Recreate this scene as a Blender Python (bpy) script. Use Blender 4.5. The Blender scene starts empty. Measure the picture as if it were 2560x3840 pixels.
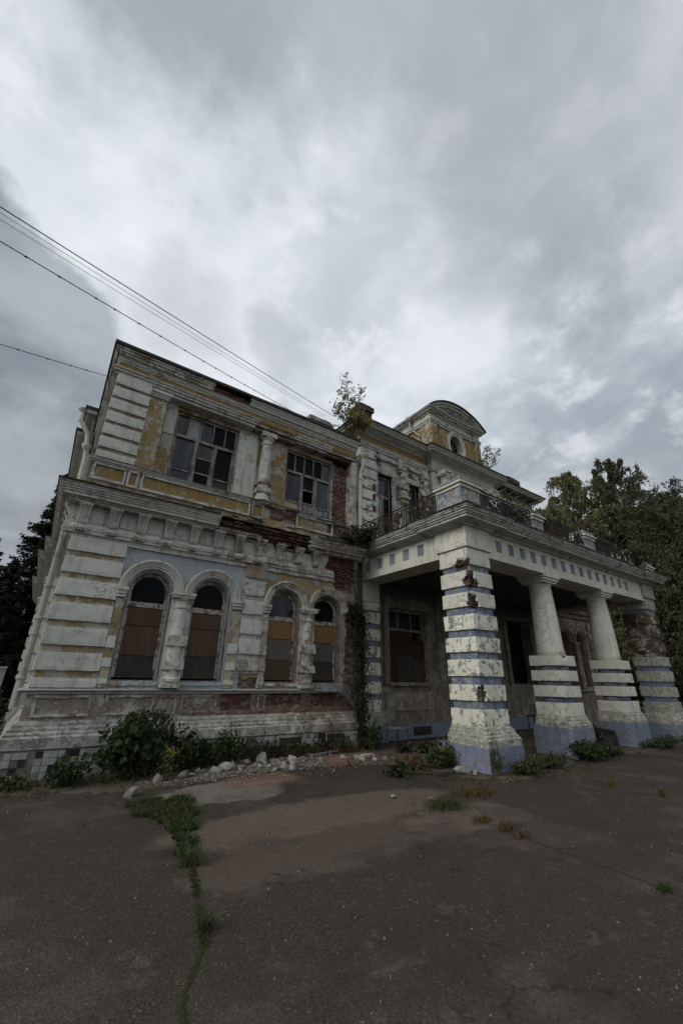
import bpy, math, random
import numpy as np
from mathutils import Vector, Matrix, noise as mnoise

# ------------------------------------------------------------------ camera
SC = bpy.context.scene
COL = SC.collection
rad = math.radians
cam_d = bpy.data.cameras.new('camera'); cam = bpy.data.objects.new('camera', cam_d); COL.objects.link(cam)
cam_d.sensor_fit = 'VERTICAL'; cam_d.sensor_height = 36.0; cam_d.lens = 14.237
cam_d.clip_start = 0.05; cam_d.clip_end = 1500.0
YAW, PIT, ROL = rad(34.88), rad(22.33), rad(1.12)
fw = Vector((math.sin(YAW)*math.cos(PIT), math.cos(YAW)*math.cos(PIT), math.sin(PIT)))
rt = Vector((math.cos(YAW), -math.sin(YAW), 0)); up = rt.cross(fw)
r2 = rt*math.cos(ROL) + up*math.sin(ROL); u2 = -rt*math.sin(ROL) + up*math.cos(ROL)
cam.matrix_world = Matrix(((r2.x, u2.x, -fw.x, 0), (r2.y, u2.y, -fw.y, 0), (r2.z, u2.z, -fw.z, 1.6), (0, 0, 0, 1)))
SC.camera = cam

# ------------------------------------------------------------------ node helper
class NT:
    def __init__(s, tree): s.t = tree; s.n = tree.nodes; s.l = tree.links
    def new(s, ty, **kw):
        n = s.n.new('ShaderNode' + ty)
        for k, v in kw.items(): setattr(n, k, v)
        return n
    def put(s, sock, v):
        if v is None: return
        if hasattr(v, 'is_linked'): s.l.new(v, sock)
        elif isinstance(v, (int, float)) and sock.type == 'RGBA': sock.default_value = (v, v, v, 1)
        elif isinstance(v, tuple) and sock.type == 'RGBA' and len(v) == 3: sock.default_value = v + (1,)
        else: sock.default_value = v
    def noise(s, vec, scale, detail=4, rough=.55, dist=0.0, col=False):
        n = s.new('TexNoise'); s.put(n.inputs['Vector'], vec); n.inputs['Scale'].default_value = scale
        n.inputs['Detail'].default_value = detail; n.inputs['Roughness'].default_value = rough; n.inputs['Distortion'].default_value = dist
        return n.outputs['Color' if col else 'Fac']
    def voro(s, vec, scale, feature='F1', out='Distance'):
        n = s.new('TexVoronoi', feature=feature); s.put(n.inputs['Vector'], vec); n.inputs['Scale'].default_value = scale
        return n.outputs[out]
    def step(s, x, a, b, lo=0.0, hi=1.0):
        n = s.new('MapRange', interpolation_type='SMOOTHSTEP'); s.put(n.inputs['Value'], x)
        n.inputs['From Min'].default_value = a; n.inputs['From Max'].default_value = b
        n.inputs['To Min'].default_value = lo; n.inputs['To Max'].default_value = hi
        return n.outputs['Result']
    def math(s, op, a, b=0.0):
        n = s.new('Math', operation=op); s.put(n.inputs[0], a); s.put(n.inputs[1], b); return n.outputs[0]
    def mix(s, f, a, b, mode='MIX'):
        n = s.new('Mix', data_type='RGBA', blend_type=mode); s.put(n.inputs[0], f); s.put(n.inputs[6], a); s.put(n.inputs[7], b); return n.outputs[2]
    def vmul(s, v, k):
        n = s.new('VectorMath', operation='MULTIPLY'); s.put(n.inputs[0], v); n.inputs[1].default_value = k; return n.outputs[0]
    def vmath(s, op, a, b, out=0):
        n = s.new('VectorMath', operation=op); s.put(n.inputs[0], a); s.put(n.inputs[1], b); return n.outputs[out]
    def pos(s): return s.new('NewGeometry').outputs['Position']
    def bump(s, h, strength=.5, dist=.02, nrm=None):
        n = s.new('Bump'); n.inputs['Strength'].default_value = strength; n.inputs['Distance'].default_value = dist
        s.put(n.inputs['Height'], h); s.put(n.inputs['Normal'], nrm); return n.outputs['Normal']

# ------------------------------------------------------------------ sky, sun, exposure
SUN_EL, SUN_AZ = rad(34), rad(-96)          # azimuth from +Y towards +X: behind-left of the camera
w = bpy.data.worlds.new('World'); SC.world = w; w.use_nodes = True
t = NT(w.node_tree); t.n.clear()
sky = t.new('TexSky', sky_type='NISHITA'); sky.sun_disc = False; sky.sun_elevation = SUN_EL; sky.sun_rotation = SUN_AZ
d = t.new('TexCoord').outputs['Generated']
sep = t.new('SeparateXYZ'); t.put(sep.inputs[0], d); dz = sep.outputs[2]
# clouds live on a flat layer overhead: direction / (height + k)
den = t.math('ADD', t.math('MAXIMUM', dz, 0.0), 0.22)
cmb = t.new('CombineXYZ'); t.put(cmb.inputs[0], t.math('DIVIDE', sep.outputs[0], den)); t.put(cmb.inputs[1], t.math('DIVIDE', sep.outputs[1], den))
pl = cmb.outputs[0]
warp = t.vmath('ADD', pl, t.vmul(t.vmath('SUBTRACT', t.noise(pl, 1.3, 2, .5, col=True), (.5, .5, .5)), (.55, .55, .55)))
big = t.noise(t.vmath('ADD', warp, (3.7, 1.2, 0.0)), 0.95, 4, .52)
med = t.noise(t.vmath('ADD', warp, (9.1, 4.4, 2.0)), 2.6, 5, .55)
wis = t.noise(pl, 7.0, 4, .6)
val = t.math('ADD', t.math('MULTIPLY', big, .58), t.math('MULTIPLY', med, .42))
shade = t.step(t.math('ADD', val, t.math('MULTIPLY', t.math('SUBTRACT', wis, .5), .16)), .38, .62)
DN = t.vmath('SUBTRACT', t.noise(d, 4.5, 5, .56, col=True), (.5, .5, .5))
def mass(direction, inner, outer, amp):      # one heavy cloud bank seen in that direction, its rim broken by noise
    dv = Vector(direction).normalized()
    dist = t.vmath('DISTANCE', t.vmath('ADD', d, t.vmul(DN, (amp, amp, amp))), tuple(dv), 1)
    return t.step(dist, inner, outer, 1.0, 0.0)
def px(u, v):
    k = Vector(((u-1280)/1518.6, -(v-1920)/1518.6, 1.0)); return r2*k.x + u2*k.y + fw*k.z
bank_left = mass(px(-420, 1420), .355, .40, .30)
bank_left2 = mass(px(-130, 760), .055, .085, .16)
puff = t.math('MAXIMUM', mass(px(1060, 1290), .055, .13, .34), t.math('MAXIMUM', mass(px(700, 1180), .04, .16, .34), mass(px(1900, 800), .05, .22, .4)))
bank_top = mass(px(800, -10), .08, .33, .5)
bank_top2 = mass(px(1560, -60), .06, .34, .40)
bank_r = mass(px(2480, 150), .10, .55, .40)
glow = mass(px(700, 1050), .05, .75, .35)
low_r = t.step(dz, .24, .56, 1.0, 0.0)
ccol = t.mix(shade, (.325, .375, .43), (.73, .775, .82))
ccol = t.mix(t.math('MULTIPLY', glow, .62), ccol, (.82, .865, .905))
ccol = t.mix(t.math('MULTIPLY', t.step(wis, .50, .70), .42), ccol, (.86, .885, .905))
ccol = t.mix(t.math('MULTIPLY', bank_top, .80), ccol, (.265, .31, .355))
ccol = t.mix(t.math('MULTIPLY', bank_top2, .55), ccol, (.33, .36, .40))
ccol = t.mix(t.math('MULTIPLY', bank_r, .55), ccol, (.37, .395, .425))
ccol = t.mix(t.math('MULTIPLY', puff, .50), ccol, (.40, .435, .47))
ccol = t.mix(t.math('MULTIPLY', t.math('MAXIMUM', bank_left, bank_left2), .82), ccol, t.mix(t.step(med, .35, .65), (.15, .185, .22), (.33, .375, .42)))
ccol = t.mix(t.math('MULTIPLY', low_r, .58), ccol, (.33, .352, .362))
bg_sky = t.new('Background'); t.put(bg_sky.inputs[0], sky.outputs[0]); bg_sky.inputs[1].default_value = 0.08
bg_cl = t.new('Background'); t.put(bg_cl.inputs[0], ccol); bg_cl.inputs[1].default_value = 1.10
mx = t.new('MixShader'); mx.inputs[0].default_value = 0.95
t.l.new(bg_sky.outputs[0], mx.inputs[1]); t.l.new(bg_cl.outputs[0], mx.inputs[2])
out = t.new('OutputWorld'); t.l.new(mx.outputs[0], out.inputs[0])

sun_d = bpy.data.lights.new('sun', 'SUN'); sun_d.energy = 1.5; sun_d.angle = rad(32); sun_d.color = (1.0, .97, .92)
sun = bpy.data.objects.new('sun', sun_d); COL.objects.link(sun)
SUN_FROM = Vector((math.sin(SUN_AZ)*math.cos(SUN_EL), math.cos(SUN_AZ)*math.cos(SUN_EL), math.sin(SUN_EL)))
sun.rotation_euler = (-SUN_FROM).to_track_quat('-Z', 'Y').to_euler(); sun.location = (-20, -20, 30)

SC.view_settings.view_transform = 'Standard'; SC.view_settings.look = 'None'
SC.view_settings.exposure = 0.0; SC.view_settings.gamma = 1.0; SC.view_settings.use_curve_mapping = False
SC.cycles.max_bounces = 4; SC.cycles.diffuse_bounces = 2; SC.cycles.glossy_bounces = 2; SC.cycles.transmission_bounces = 2; SC.cycles.transparent_max_bounces = 4
SC.cycles.use_denoising = True; SC.cycles.use_adaptive_sampling = True; SC.cycles.adaptive_threshold = .02; SC.cycles.caustics_reflective = False; SC.cycles.caustics_refractive = False

# ------------------------------------------------------------------ materials
MATS = {}
def new_mat(name):
    m = bpy.data.materials.new(name); m.use_nodes = True; t = NT(m.node_tree); t.n.clear()
    b = t.new('BsdfPrincipled'); o = t.new('OutputMaterial'); t.l.new(b.outputs[0], o.inputs[0]); MATS[name] = m
    return t, b
def fin(t, b, col, rough=.85, nrm=None, spec=.25):
    t.put(b.inputs['Base Color'], col); t.put(b.inputs['Roughness'], rough); t.put(b.inputs['Normal'], nrm); t.put(b.inputs['Specular IOR Level'], spec)
def rnd(t): return t.new('ObjectInfo').outputs['Random']

def plaster(name, base, under, deep, peel=.56, deep_at=.70, scale=2.2, soft=.012, dirt=.35, dirtcol=(.13, .112, .085), crack=.7):
    """old limewash: base coat, flaking to an undercoat, flaking again to mortar or brick; grime streaks; relief"""
    t, b = new_mat(name); p = t.pos()
    wob = t.vmath('SUBTRACT', t.noise(p, 3.1, 3, .55, col=True), (.5,)*3); v = t.vmath('ADD', p, t.vmul(wob, (.25,)*3))
    n1 = t.noise(v, scale*1.25, 7, .72); n2 = t.noise(t.vmath('ADD', v, (7.3, 2.1, 5.5)), scale*1.1, 7, .72)
    lowf = t.noise(p, .9, 3, .6); fine = t.noise(p, 30, 3, .65)
    streak = t.noise(t.vmul(p, (9, 9, .7)), 1.0, 5, .62)
    c = t.mix(t.step(lowf, .3, .7), tuple(k*.84 for k in base), tuple(min(k*1.07, 1) for k in base))
    c = t.mix(t.math('MULTIPLY', t.step(streak, .5, .78), dirt), c, dirtcol)
    blot = t.noise(t.vmath('ADD', p, (1.3, 8.2, 3.1)), 5.5, 6, .7)
    c = t.mix(t.math('MULTIPLY', t.step(blot, .54, .70), dirt*.9), c, dirtcol)
    m1 = t.step(n1, peel-soft, peel+soft); m2 = t.step(t.math('ADD', t.math('MULTIPLY', n2, .55), t.math('MULTIPLY', n1, .45)), deep_at-soft, deep_at+soft)
    uc = t.mix(t.step(blot, .35, .65), tuple(k*.75 for k in under), under)
    dc = t.mix(t.step(n2, .35, .65), tuple(k*.55 for k in deep), deep)
    c = t.mix(m1, c, uc); c = t.mix(m2, c, dc)
    cr = t.voro(t.vmath('ADD', v, t.vmul(wob, (.5,)*3)), 3.1, 'DISTANCE_TO_EDGE')
    crm = t.math('MULTIPLY', t.step(cr, .004, .022, 1, 0), t.step(lowf, .50, .60, 0, crack))
    c = t.mix(crm, c, (.07, .065, .055))
    c = t.mix(t.math('MULTIPLY', t.step(fine, .3, .75), .18), c, tuple(k*.55 for k in base))
    h = t.math('SUBTRACT', t.math('SUBTRACT', t.math('MULTIPLY', fine, .25), t.math('MULTIPLY', m1, .35)), t.math('ADD', t.math('MULTIPLY', m2, .6), t.math('MULTIPLY', crm, .5)))
    h = t.math('ADD', h, t.math('MULTIPLY', n1, .5))
    fin(t, b, c, .9, t.bump(h, .9, .022), .15)

WHITE = (.54, .535, .49)
plaster('plaster_white', WHITE, (.42, .385, .305), (.26, .195, .15), .62, .70, 2.0, dirt=.6)
plaster('plaster_quoin', (.57, .57, .525), (.42, .395, .33), (.34, .28, .22), .665, .76, 2.8, dirt=.46)
plaster('plaster_joint', (.40, .36, .275), (.30, .225, .125), (.40, .38, .33), .52, .64, 2.6, dirt=.4)
plaster('plaster_trim', (.53, .525, .48), (.40, .35, .275), (.23, .165, .13), .60, .68, 2.6, dirt=.78)
plaster('plaster_worn', (.51, .50, .45), (.35, .295, .24), (.23, .145, .115), .51, .57, 3.2, dirt=.75)
plaster('plaster_portico', (.69, .68, .58), (.36, .355, .315), (.26, .22, .18), .655, .74, 3.0, dirt=.42)
plaster('plaster_pillar', (.77, .76, .63), (.30, .30, .265), (.24, .215, .17), .545, .71, 3.8, soft=.008, dirt=.32)
plaster('plaster_base', (.49, .485, .41), (.33, .325, .27), (.20, .185, .145), .515, .61, 7.0, soft=.03, dirt=.7)
plaster('plaster_plinth', (.38, .38, .355), (.25, .235, .20), (.17, .15, .125), .52, .61, 4.2, soft=.02, dirt=.65)
plaster('plaster_ochre', (.30, .20, .080), (.43, .40, .325), (.26, .18, .115), .565, .67, 2.6, dirt=.65)
plaster('plaster_ochre_pale', (.43, .41, .345), (.30, .21, .092), (.30, .25, .185), .485, .68, 2.6, soft=.03, dirt=.6)
plaster('plaster_band', (.325, .235, .105), (.43, .385, .305), (.25, .185, .135), .485, .565, 3.2, dirt=.5)
plaster('plaster_blue_grey', (.355, .395, .405), (.365, .315, .22), (.33, .24, .13), .61, .67, 1.5, dirt=.36)
plaster('plaster_blue_mix', (.32, .355, .365), (.335, .255, .135), (.385, .32, .245), .475, .555, 2.4, dirt=.45)
plaster('paint_blue', (.155, .205, .325), (.33, .33, .31), (.25, .23, .20), .515, .61, 5.0, dirt=.75)
plaster('paint_blue_pale', (.205, .24, .315), (.27, .275, .275), (.22, .205, .18), .555, .64, 4.5, dirt=.85, dirtcol=(.10, .105, .115))
plaster('pedestal_peel', (.20, .245, .35), (.46, .45, .39), (.30, .26, .20), .47, .56, 3.4, dirt=.5)
plaster('dado', (.40, .375, .325), (.285, .23, .18), (.20, .105, .075), .49, .58, 3.0, dirt=.48)
plaster('dado_rust', (.31, .235, .185), (.21, .125, .092), (.36, .31, .255), .47, .60, 2.8, dirt=.5)
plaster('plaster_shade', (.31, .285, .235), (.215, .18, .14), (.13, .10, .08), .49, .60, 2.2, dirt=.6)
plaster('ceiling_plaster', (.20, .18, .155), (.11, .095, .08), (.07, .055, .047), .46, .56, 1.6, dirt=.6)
plaster('rear_plaster', (.34, .265, .205), (.24, .175, .13), (.38, .345, .285), .5, .62, 2.6, dirt=.45)
plaster('pillar_ruin', (.40, .385, .32), (.125, .085, .062), (.085, .055, .045), .465, .53, 2.6, dirt=.55)
plaster('plaster_cornice', (.54, .54, .48), (.30, .285, .24), (.16, .135, .105), .57, .65, 3.4, dirt=.8, dirtcol=(.13, .12, .10))
plaster('paint_square', (.255, .28, .355), (.33, .335, .335), (.26, .25, .225), .52, .63, 5.0, dirt=.6)
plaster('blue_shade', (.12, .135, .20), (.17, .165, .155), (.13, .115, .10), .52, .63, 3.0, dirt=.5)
plaster('stone_grey', (.33, .33, .31), (.25, .245, .22), (.20, .185, .16), .5, .65, 3, dirt=.5)

def brickm(name, a, b_, pale):
    t, b = new_mat(name); p = t.pos(); r = rnd(t)
    c = t.mix(r, a, b_); n = t.noise(p, 14, 5, .65)
    c = t.mix(t.math('MULTIPLY', t.step(n, .55, .7), .55), c, pale); c = t.mix(t.math('MULTIPLY', t.step(t.noise(p, 5, 4, .6), .5, .68), .6), c, (.03, .024, .022))
    fin(t, b, c, .95, t.bump(n, .8, .02), .1)
brickm('brick', (.105, .043, .033), (.165, .078, .057), (.30, .255, .21))
brickm('brick_dark', (.080, .042, .033), (.135, .074, .055), (.22, .185, .155))
brickm('brick_core', (.070, .050, .041), (.125, .090, .072), (.24, .21, .18))
brickm('mortar', (.20, .165, .14), (.22, .18, .15), (.30, .27, .23))
def simple(name, a, b_, scale=6, rough=.7, bumpd=.01, spec=.3, str_=(1, 1, 1), lo=.35, hi=.65, metal=0.0, bs=.6):
    t, b = new_mat(name); p = t.pos(); n = t.noise(t.vmul(p, str_), scale, 6, .62)
    c = t.mix(t.step(n, lo, hi), a, b_); r = rnd(t); c = t.mix(t.math('MULTIPLY', r, .35), c, tuple(k*.7 for k in a))
    fin(t, b, c, rough, t.bump(n, bs, bumpd), spec); b.inputs['Metallic'].default_value = metal
    return t, b
simple('roof_metal', (.018, .018, .018), (.04, .038, .034), 3, .6)
simple('sheet_metal', (.10, .105, .11), (.19, .20, .20), 4, .55, spec=.4)
simple('flashing', (.26, .27, .275), (.42, .43, .425), 5, .6, spec=.35)
simple('pipe_paint', (.47, .465, .43), (.34, .30, .25), 3, .6, lo=.5, hi=.72)
simple('pipe_dark', (.020, .019, .018), (.045, .040, .036), 4, .8)
simple('pipe_rust', (.36, .345, .31), (.15, .085, .05), 4, .8, lo=.5, hi=.68)
simple('frame_wood', (.27, .255, .23), (.10, .085, .07), 6, .8, lo=.42, hi=.62, str_=(1, 1, .4))
simple('frame_peel', (.40, .37, .33), (.10, .045, .035), 9, .8, lo=.48, hi=.58)
simple('plywood_brown', (.070, .044, .028), (.120, .074, .044), 2.2, .75, .005, str_=(14, 14, .9))
simple('plywood_rust', (.108, .058, .034), (.066, .040, .026), 2.4, .75, .005, str_=(9, 9, 1.4))
simple('plywood_porch', (.050, .023, .014), (.028, .016, .011), 2.4, .75, .005, str_=(9, 9, 1.4))
simple('plywood_dark', (.034, .029, .024), (.060, .050, .039), 2.4, .75, .005, str_=(9, 9, 1.2))
simple('plywood_ochre', (.19, .105, .034), (.25, .145, .052), 2.4, .75, .005, str_=(1.2, 1.2, 9))
simple('plywood_grey', (.085, .075, .068), (.14, .125, .115), 2.4, .75, .005, str_=(12, 12, 1.0))
simple('iron', (.014, .013, .013), (.035, .026, .022), 12, .65)
simple('iron_rust', (.020, .015, .013), (.050, .028, .022), 12, .75)
simple('interior_dark', (.022, .021, .02), (.04, .037, .033), 1.5, .95)  # near-black: the unlit dark of rooms and openings is put into the colour
simple('wire_grey', (.16, .165, .17), (.2, .2, .2), 3, .6)
simple('cable_black', (.012, .012, .013), (.02, .02, .02), 3, .6)
simple('tile_white', (.36, .365, .36), (.27, .27, .255), 10, .35, .003, spec=.5)
simple('tile_black', (.012, .012, .013), (.03, .03, .03), 10, .35, .003, spec=.5)
simple('tile_pink', (.30, .235, .20), (.24, .18, .15), 10, .4, .003, spec=.5)
simple('tile_bed', (.13, .125, .11), (.21, .20, .175), 8, .95)
simple('rubble_white', (.34, .33, .295), (.19, .175, .15), 7, .95, .02)
simple('rubble_grey', (.22, .20, .17), (.135, .12, .10), 7, .95, .02)
simple('rubble_brick', (.15, .085, .062), (.12, .078, .06), 9, .95, .02)
simple('dust', (.075, .060, .046), (.145, .122, .097), 9, 1.0, .02)
simple('soil', (.048, .038, .028), (.10, .082, .060), 4, 1.0, .03)
simple('bark', (.055, .043, .034), (.11, .09, .07), 9, .95, .03, str_=(1, 1, .3))
simple('birch_bark', (.40, .38, .34), (.09, .08, .07), 5, .9, .01, str_=(1, 1, 3), lo=.52, hi=.62)
simple('twig', (.06, .043, .028), (.10, .075, .05), 9, .95)
simple('chair_ply', (.20, .19, .175), (.13, .12, .11), 9, .6, .003)
simple('leather_dark', (.022, .018, .016), (.04, .032, .028), 12, .6)
simple('garden_wall', (.33, .335, .34), (.24, .24, .245), 4, .9)
def leafm(name, a, b_, yellow=None, amt=0.0):
    t, b = new_mat(name); p = t.pos()
    n = t.noise(p, 1.6, 3, .6); c = t.mix(t.step(n, .3, .7), a, b_)
    isl = t.new('NewGeometry').outputs['Random Per Island']
    c = t.mix(t.math('MULTIPLY', isl, .5), c, tuple(k*.45 for k in a))
    if yellow: c = t.mix(t.step(isl, 1-amt-.02, 1-amt+.02), c, yellow)
    fin(t, b, c, .6, None, .25)
    tr = t.new('BsdfTranslucent'); t.put(tr.inputs[0], c)
    m = t.new('MixShader'); m.inputs[0].default_value = .25; o = [k for k in t.n if k.type == 'OUTPUT_MATERIAL'][0]
    t.l.new(b.outputs[0], m.inputs[1]); t.l.new(tr.outputs[0], m.inputs[2]); t.l.new(m.outputs[0], o.inputs[0])
leafm('leaf_shrub', (.026, .044, .016), (.048, .072, .024), (.085, .085, .03), .06)
leafm('leaf_weed', (.042, .062, .020), (.070, .088, .032), (.12, .10, .035), .12)
leafm('leaf_grass', (.030, .048, .013), (.052, .075, .020), (.10, .085, .035), .14)
leafm('leaf_dry', (.085, .070, .028), (.12, .095, .04), (.14, .075, .03), .25)
leafm('leaf_birch', (.14, .15, .055), (.22, .20, .08), (.30, .23, .07), .25)
leafm('leaf_ivy', (.020, .027, .011), (.036, .045, .017), (.10, .085, .03), .10)
leafm('leaf_willow', (.115, .122, .052), (.185, .178, .078), (.23, .19, .08), .10)
leafm('leaf_willow_dark', (.046, .054, .026), (.090, .096, .044), (.15, .135, .055), .05)
leafm('needle_spruce', (.010, .016, .009), (.020, .028, .014))
leafm('flower_yellow', (.45, .34, .02), (.5, .4, .03))
leafm('moss', (.032, .042, .011), (.055, .064, .018), (.09, .08, .03), .1)

t, b = new_mat('glass_painted_dark'); p = t.pos()
fin(t, b, t.mix(t.step(t.noise(p, 1.2, 4, .6), .35, .7), (.003, .0035, .004), (.012, .013, .015)), .2, None, .06)  # opaque near-black pane: the dark room behind is painted into it
t, b = new_mat('glass_haze'); p = t.pos(); n = t.noise(t.vmul(p, (2, 2, .5)), 1.4, 5, .6)
fin(t, b, t.mix(t.step(n, .3, .72), (.010, .012, .017), (.050, .056, .068)), .10, None, .3)
t, b = new_mat('glass_white'); p = t.pos(); n = t.noise(t.vmul(p, (2, 2, .6)), 2.4, 5, .6)
fin(t, b, t.mix(t.step(n, .38, .6), (.05, .056, .06), (.27, .285, .285)), .35, None, .35)
t, b = new_mat('board_cream'); fin(t, b, (.33, .29, .17), .7)

# asphalt: aggregate speckle, sandy drifts, damp darker areas, fine cracks
t, b = new_mat('asphalt'); p = t.pos()
v = t.vmul(p, (1, 1, 0.0))
ag = t.voro(v, 95, 'F1', 'Color'); agd = t.voro(v, 95); grey = t.new('SeparateColor'); t.put(grey.inputs[0], ag)
c = t.mix(grey.outputs[0], (.032, .0250, .0190), (.064, .050, .038))
c = t.mix(t.step(grey.outputs[1], .955, .985), c, (.105, .095, .082))
sp = t.voro(v, 21, 'F1', 'Color'); s2 = t.new('SeparateColor'); t.put(s2.inputs[0], sp); sd = t.voro(v, 21)
c = t.mix(t.math('MULTIPLY', t.step(s2.outputs[0], .984, .992), t.step(sd, .10, .20, 1, 0)), c, (.19, .18, .16))
big = t.noise(v, .42, 5, .6); med = t.noise(t.vmath('ADD', v, (5, 9, 0)), 1.5, 6, .65); gran = t.noise(v, 28, 4, .7)
sand = t.math('MULTIPLY', t.step(t.math('ADD', t.math('MULTIPLY', big, .6), t.math('MULTIPLY', med, .4)), .49, .60), t.step(gran, .30, .62))
QN = t.vmath('SUBTRACT', t.noise(v, 1.3, 6, .72, col=True), (.5,)*3)
def blob(cx, cy, rx, ry, a0=.86, a1=1.06, amp=1.15, sc=1.1):     # a drift of sand or dust lying on the asphalt, ragged by noise
    q = t.vmath('ADD', v, t.vmul(QN, (amp,)*3))
    dd = t.vmath('LENGTH', t.vmath('MULTIPLY', t.vmath('SUBTRACT', q, (cx, cy, 0)), (1/rx, 1/ry, 0)), (0, 0, 0), 1)
    return t.step(dd, a0, a1, 1, 0)
c = t.mix(t.math('MULTIPLY', sand, .55), c, (.125, .100, .076))
d1 = blob(3.6, 5.25, 2.3, .62); d2 = blob(2.75, 6.95, 1.0, .62); d3 = blob(3.55, 7.3, .75, .42); d4 = blob(3.0, 4.3, 1.6, .6); d5 = blob(5.0, 4.2, .9, .5)
gm = t.step(gran, .22, .58, .45, 1.0)
c = t.mix(t.math('MULTIPLY', t.math('MULTIPLY', d1, gm), .62), c, (.165, .128, .094))
c = t.mix(t.math('MULTIPLY', t.math('MULTIPLY', d4, gm), .45), c, (.14, .11, .082))
c = t.mix(t.math('MULTIPLY', t.math('MULTIPLY', d5, gm), .5), c, (.165, .13, .10))
c = t.mix(t.math('MULTIPLY', t.math('MULTIPLY', d2, gm), .70), c, (.24, .21, .175))
c = t.mix(t.math('MULTIPLY', t.math('MULTIPLY', d3, gm), .75), c, (.19, .115, .082))
damp = t.step(t.noise(t.vmath('ADD', v, (2.2, 4.1, 0)), .7, 7, .68), .52, .62)
c = t.mix(t.math('MULTIPLY', damp, .42), c, (.030, .026, .024))
cr = t.voro(t.vmath('ADD', v, t.vmul(t.noise(v, 1.2, 5, .65, col=True), (.9,)*3)), .33, 'DISTANCE_TO_EDGE')
crm = t.math('MULTIPLY', t.step(cr, .0015, .006, 1, 0), t.step(big, .42, .55))
c = t.mix(t.math('MULTIPLY', crm, .6), c, (.016, .014, .012))
pit = t.step(t.noise(v, 3.2, 6, .7), .60, .68); c = t.mix(t.math('MULTIPLY', pit, .5), c, (.024, .021, .018)); c = t.mix(t.math('MULTIPLY', t.step(t.noise(t.vmath('ADD', v, (8, 3, 0)), 2.3, 7, .72), .58, .66), .4), c, (.12, .10, .08))
h = t.math('ADD', t.math('MULTIPLY', agd, -.35), t.math('SUBTRACT', t.math('MULTIPLY', gran, .6), t.math('MULTIPLY', pit, .5)))
fin(t, b, c, t.step(damp, 0, 1, .93, .80), t.bump(h, 1.0, .016), .2)

t, b = new_mat('far_ground'); p = t.pos(); fin(t, b, t.mix(t.step(t.noise(p, .5, 6, .6), .4, .6), (.030, .038, .016), (.055, .050, .030)), 1, None, .1)
def M(n): return MATS[n]

# ------------------------------------------------------------------ mesh helpers
R = random.Random(11)
WL = {}                                   # world location of parents that are not at the origin
def nz(x, y, z): return mnoise.noise(Vector((x, y, z)))
def attach(o, parent):
    COL.objects.link(o)
    if parent is not None:
        o.parent = parent
        o.matrix_parent_inverse = Matrix.Translation(-WL.get(parent.name, Vector((0, 0, 0))))
    return o
def empty(name, loc, parent=None):
    o = bpy.data.objects.new(name, None); o.empty_display_size = .2; o.location = loc
    attach(o, parent); WL[o.name] = Vector(loc); return o
def tag(o, label, cat, group=None, kind=None):
    if label: o['label'] = label
    if cat: o['category'] = cat
    if group: o['group'] = group
    if kind: o['kind'] = kind
    return o
class MB:
    def __init__(s): s.v = []; s.f = []; s.mi = []
    def add(s, vs, fs, mi=0):
        b = len(s.v); s.v.extend(vs); s.f.extend([tuple(i+b for i in f) for f in fs]); s.mi.extend([mi]*len(fs)); return s
    def box(s, x0, x1, y0, y1, z0, z1, mi=0):
        return s.add([(x0,y0,z0),(x1,y0,z0),(x1,y1,z0),(x0,y1,z0),(x0,y0,z1),(x1,y0,z1),(x1,y1,z1),(x0,y1,z1)],
                     [(0,3,2,1),(4,5,6,7),(0,1,5,4),(1,2,6,5),(2,3,7,6),(3,0,4,7)], mi)
    def tube(s, pts, r, n=6, cap=True, mi=0):
        """swept tube along pts; r a number or a list"""
        P = [Vector(p) for p in pts]; m = len(P); rr = r if isinstance(r, (list, tuple)) else [r]*m
        rings = []; ref = None
        for i in range(m):
            d = (P[min(i+1, m-1)] - P[max(i-1, 0)])
            d = d.normalized() if d.length > 1e-9 else Vector((0, 0, 1))
            if ref is None: ref = d.orthogonal().normalized()
            a = ref - d*ref.dot(d); a = a.normalized() if a.length > 1e-6 else d.orthogonal().normalized(); ref = a; bb = d.cross(a)
            rings.append([tuple(P[i] + (a*math.cos(k*math.tau/n) + bb*math.sin(k*math.tau/n))*rr[i]) for k in range(n)])
        vs = [q for g in rings for q in g]
        fs = [(i*n+k, i*n+(k+1) % n, (i+1)*n+(k+1) % n, (i+1)*n+k) for i in range(m-1) for k in range(n)]
        if cap: fs += [tuple(range(n-1, -1, -1)), tuple((m-1)*n+k for k in range(n))]
        return s.add(vs, fs, mi)
    def lathe(s, prof, cx, cy, n=20, mi=0, a0=0.0, a1=math.tau):
        full = abs(a1-a0-math.tau) < 1e-6; k = n if full else n+1
        vs = [(cx + r*math.cos(a0+(a1-a0)*j/n), cy + r*math.sin(a0+(a1-a0)*j/n), z) for r, z in prof for j in range(k)]
        fs = []
        for i in range(len(prof)-1):
            for j in range(n):
                j2 = (j+1) % k; fs.append((i*k+j, i*k+j2, (i+1)*k+j2, (i+1)*k+j))
        fs += [tuple(range(k-1, -1, -1)), tuple((len(prof)-1)*k+j for j in range(k))]
        return s.add(vs, fs, mi)
    def build(s, name, mat, parent=None, smooth=False):
        me = bpy.data.meshes.new(name); me.from_pydata(s.v, [], s.f)
        for m in (mat if isinstance(mat, (list, tuple)) else [mat]): me.materials.append(M(m))
        if any(s.mi): me.polygons.foreach_set('material_index', s.mi)
        if smooth: me.polygons.foreach_set('use_smooth', [True]*len(me.polygons))
        me.update()
        return attach(bpy.data.objects.new(name, me), parent)

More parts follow.
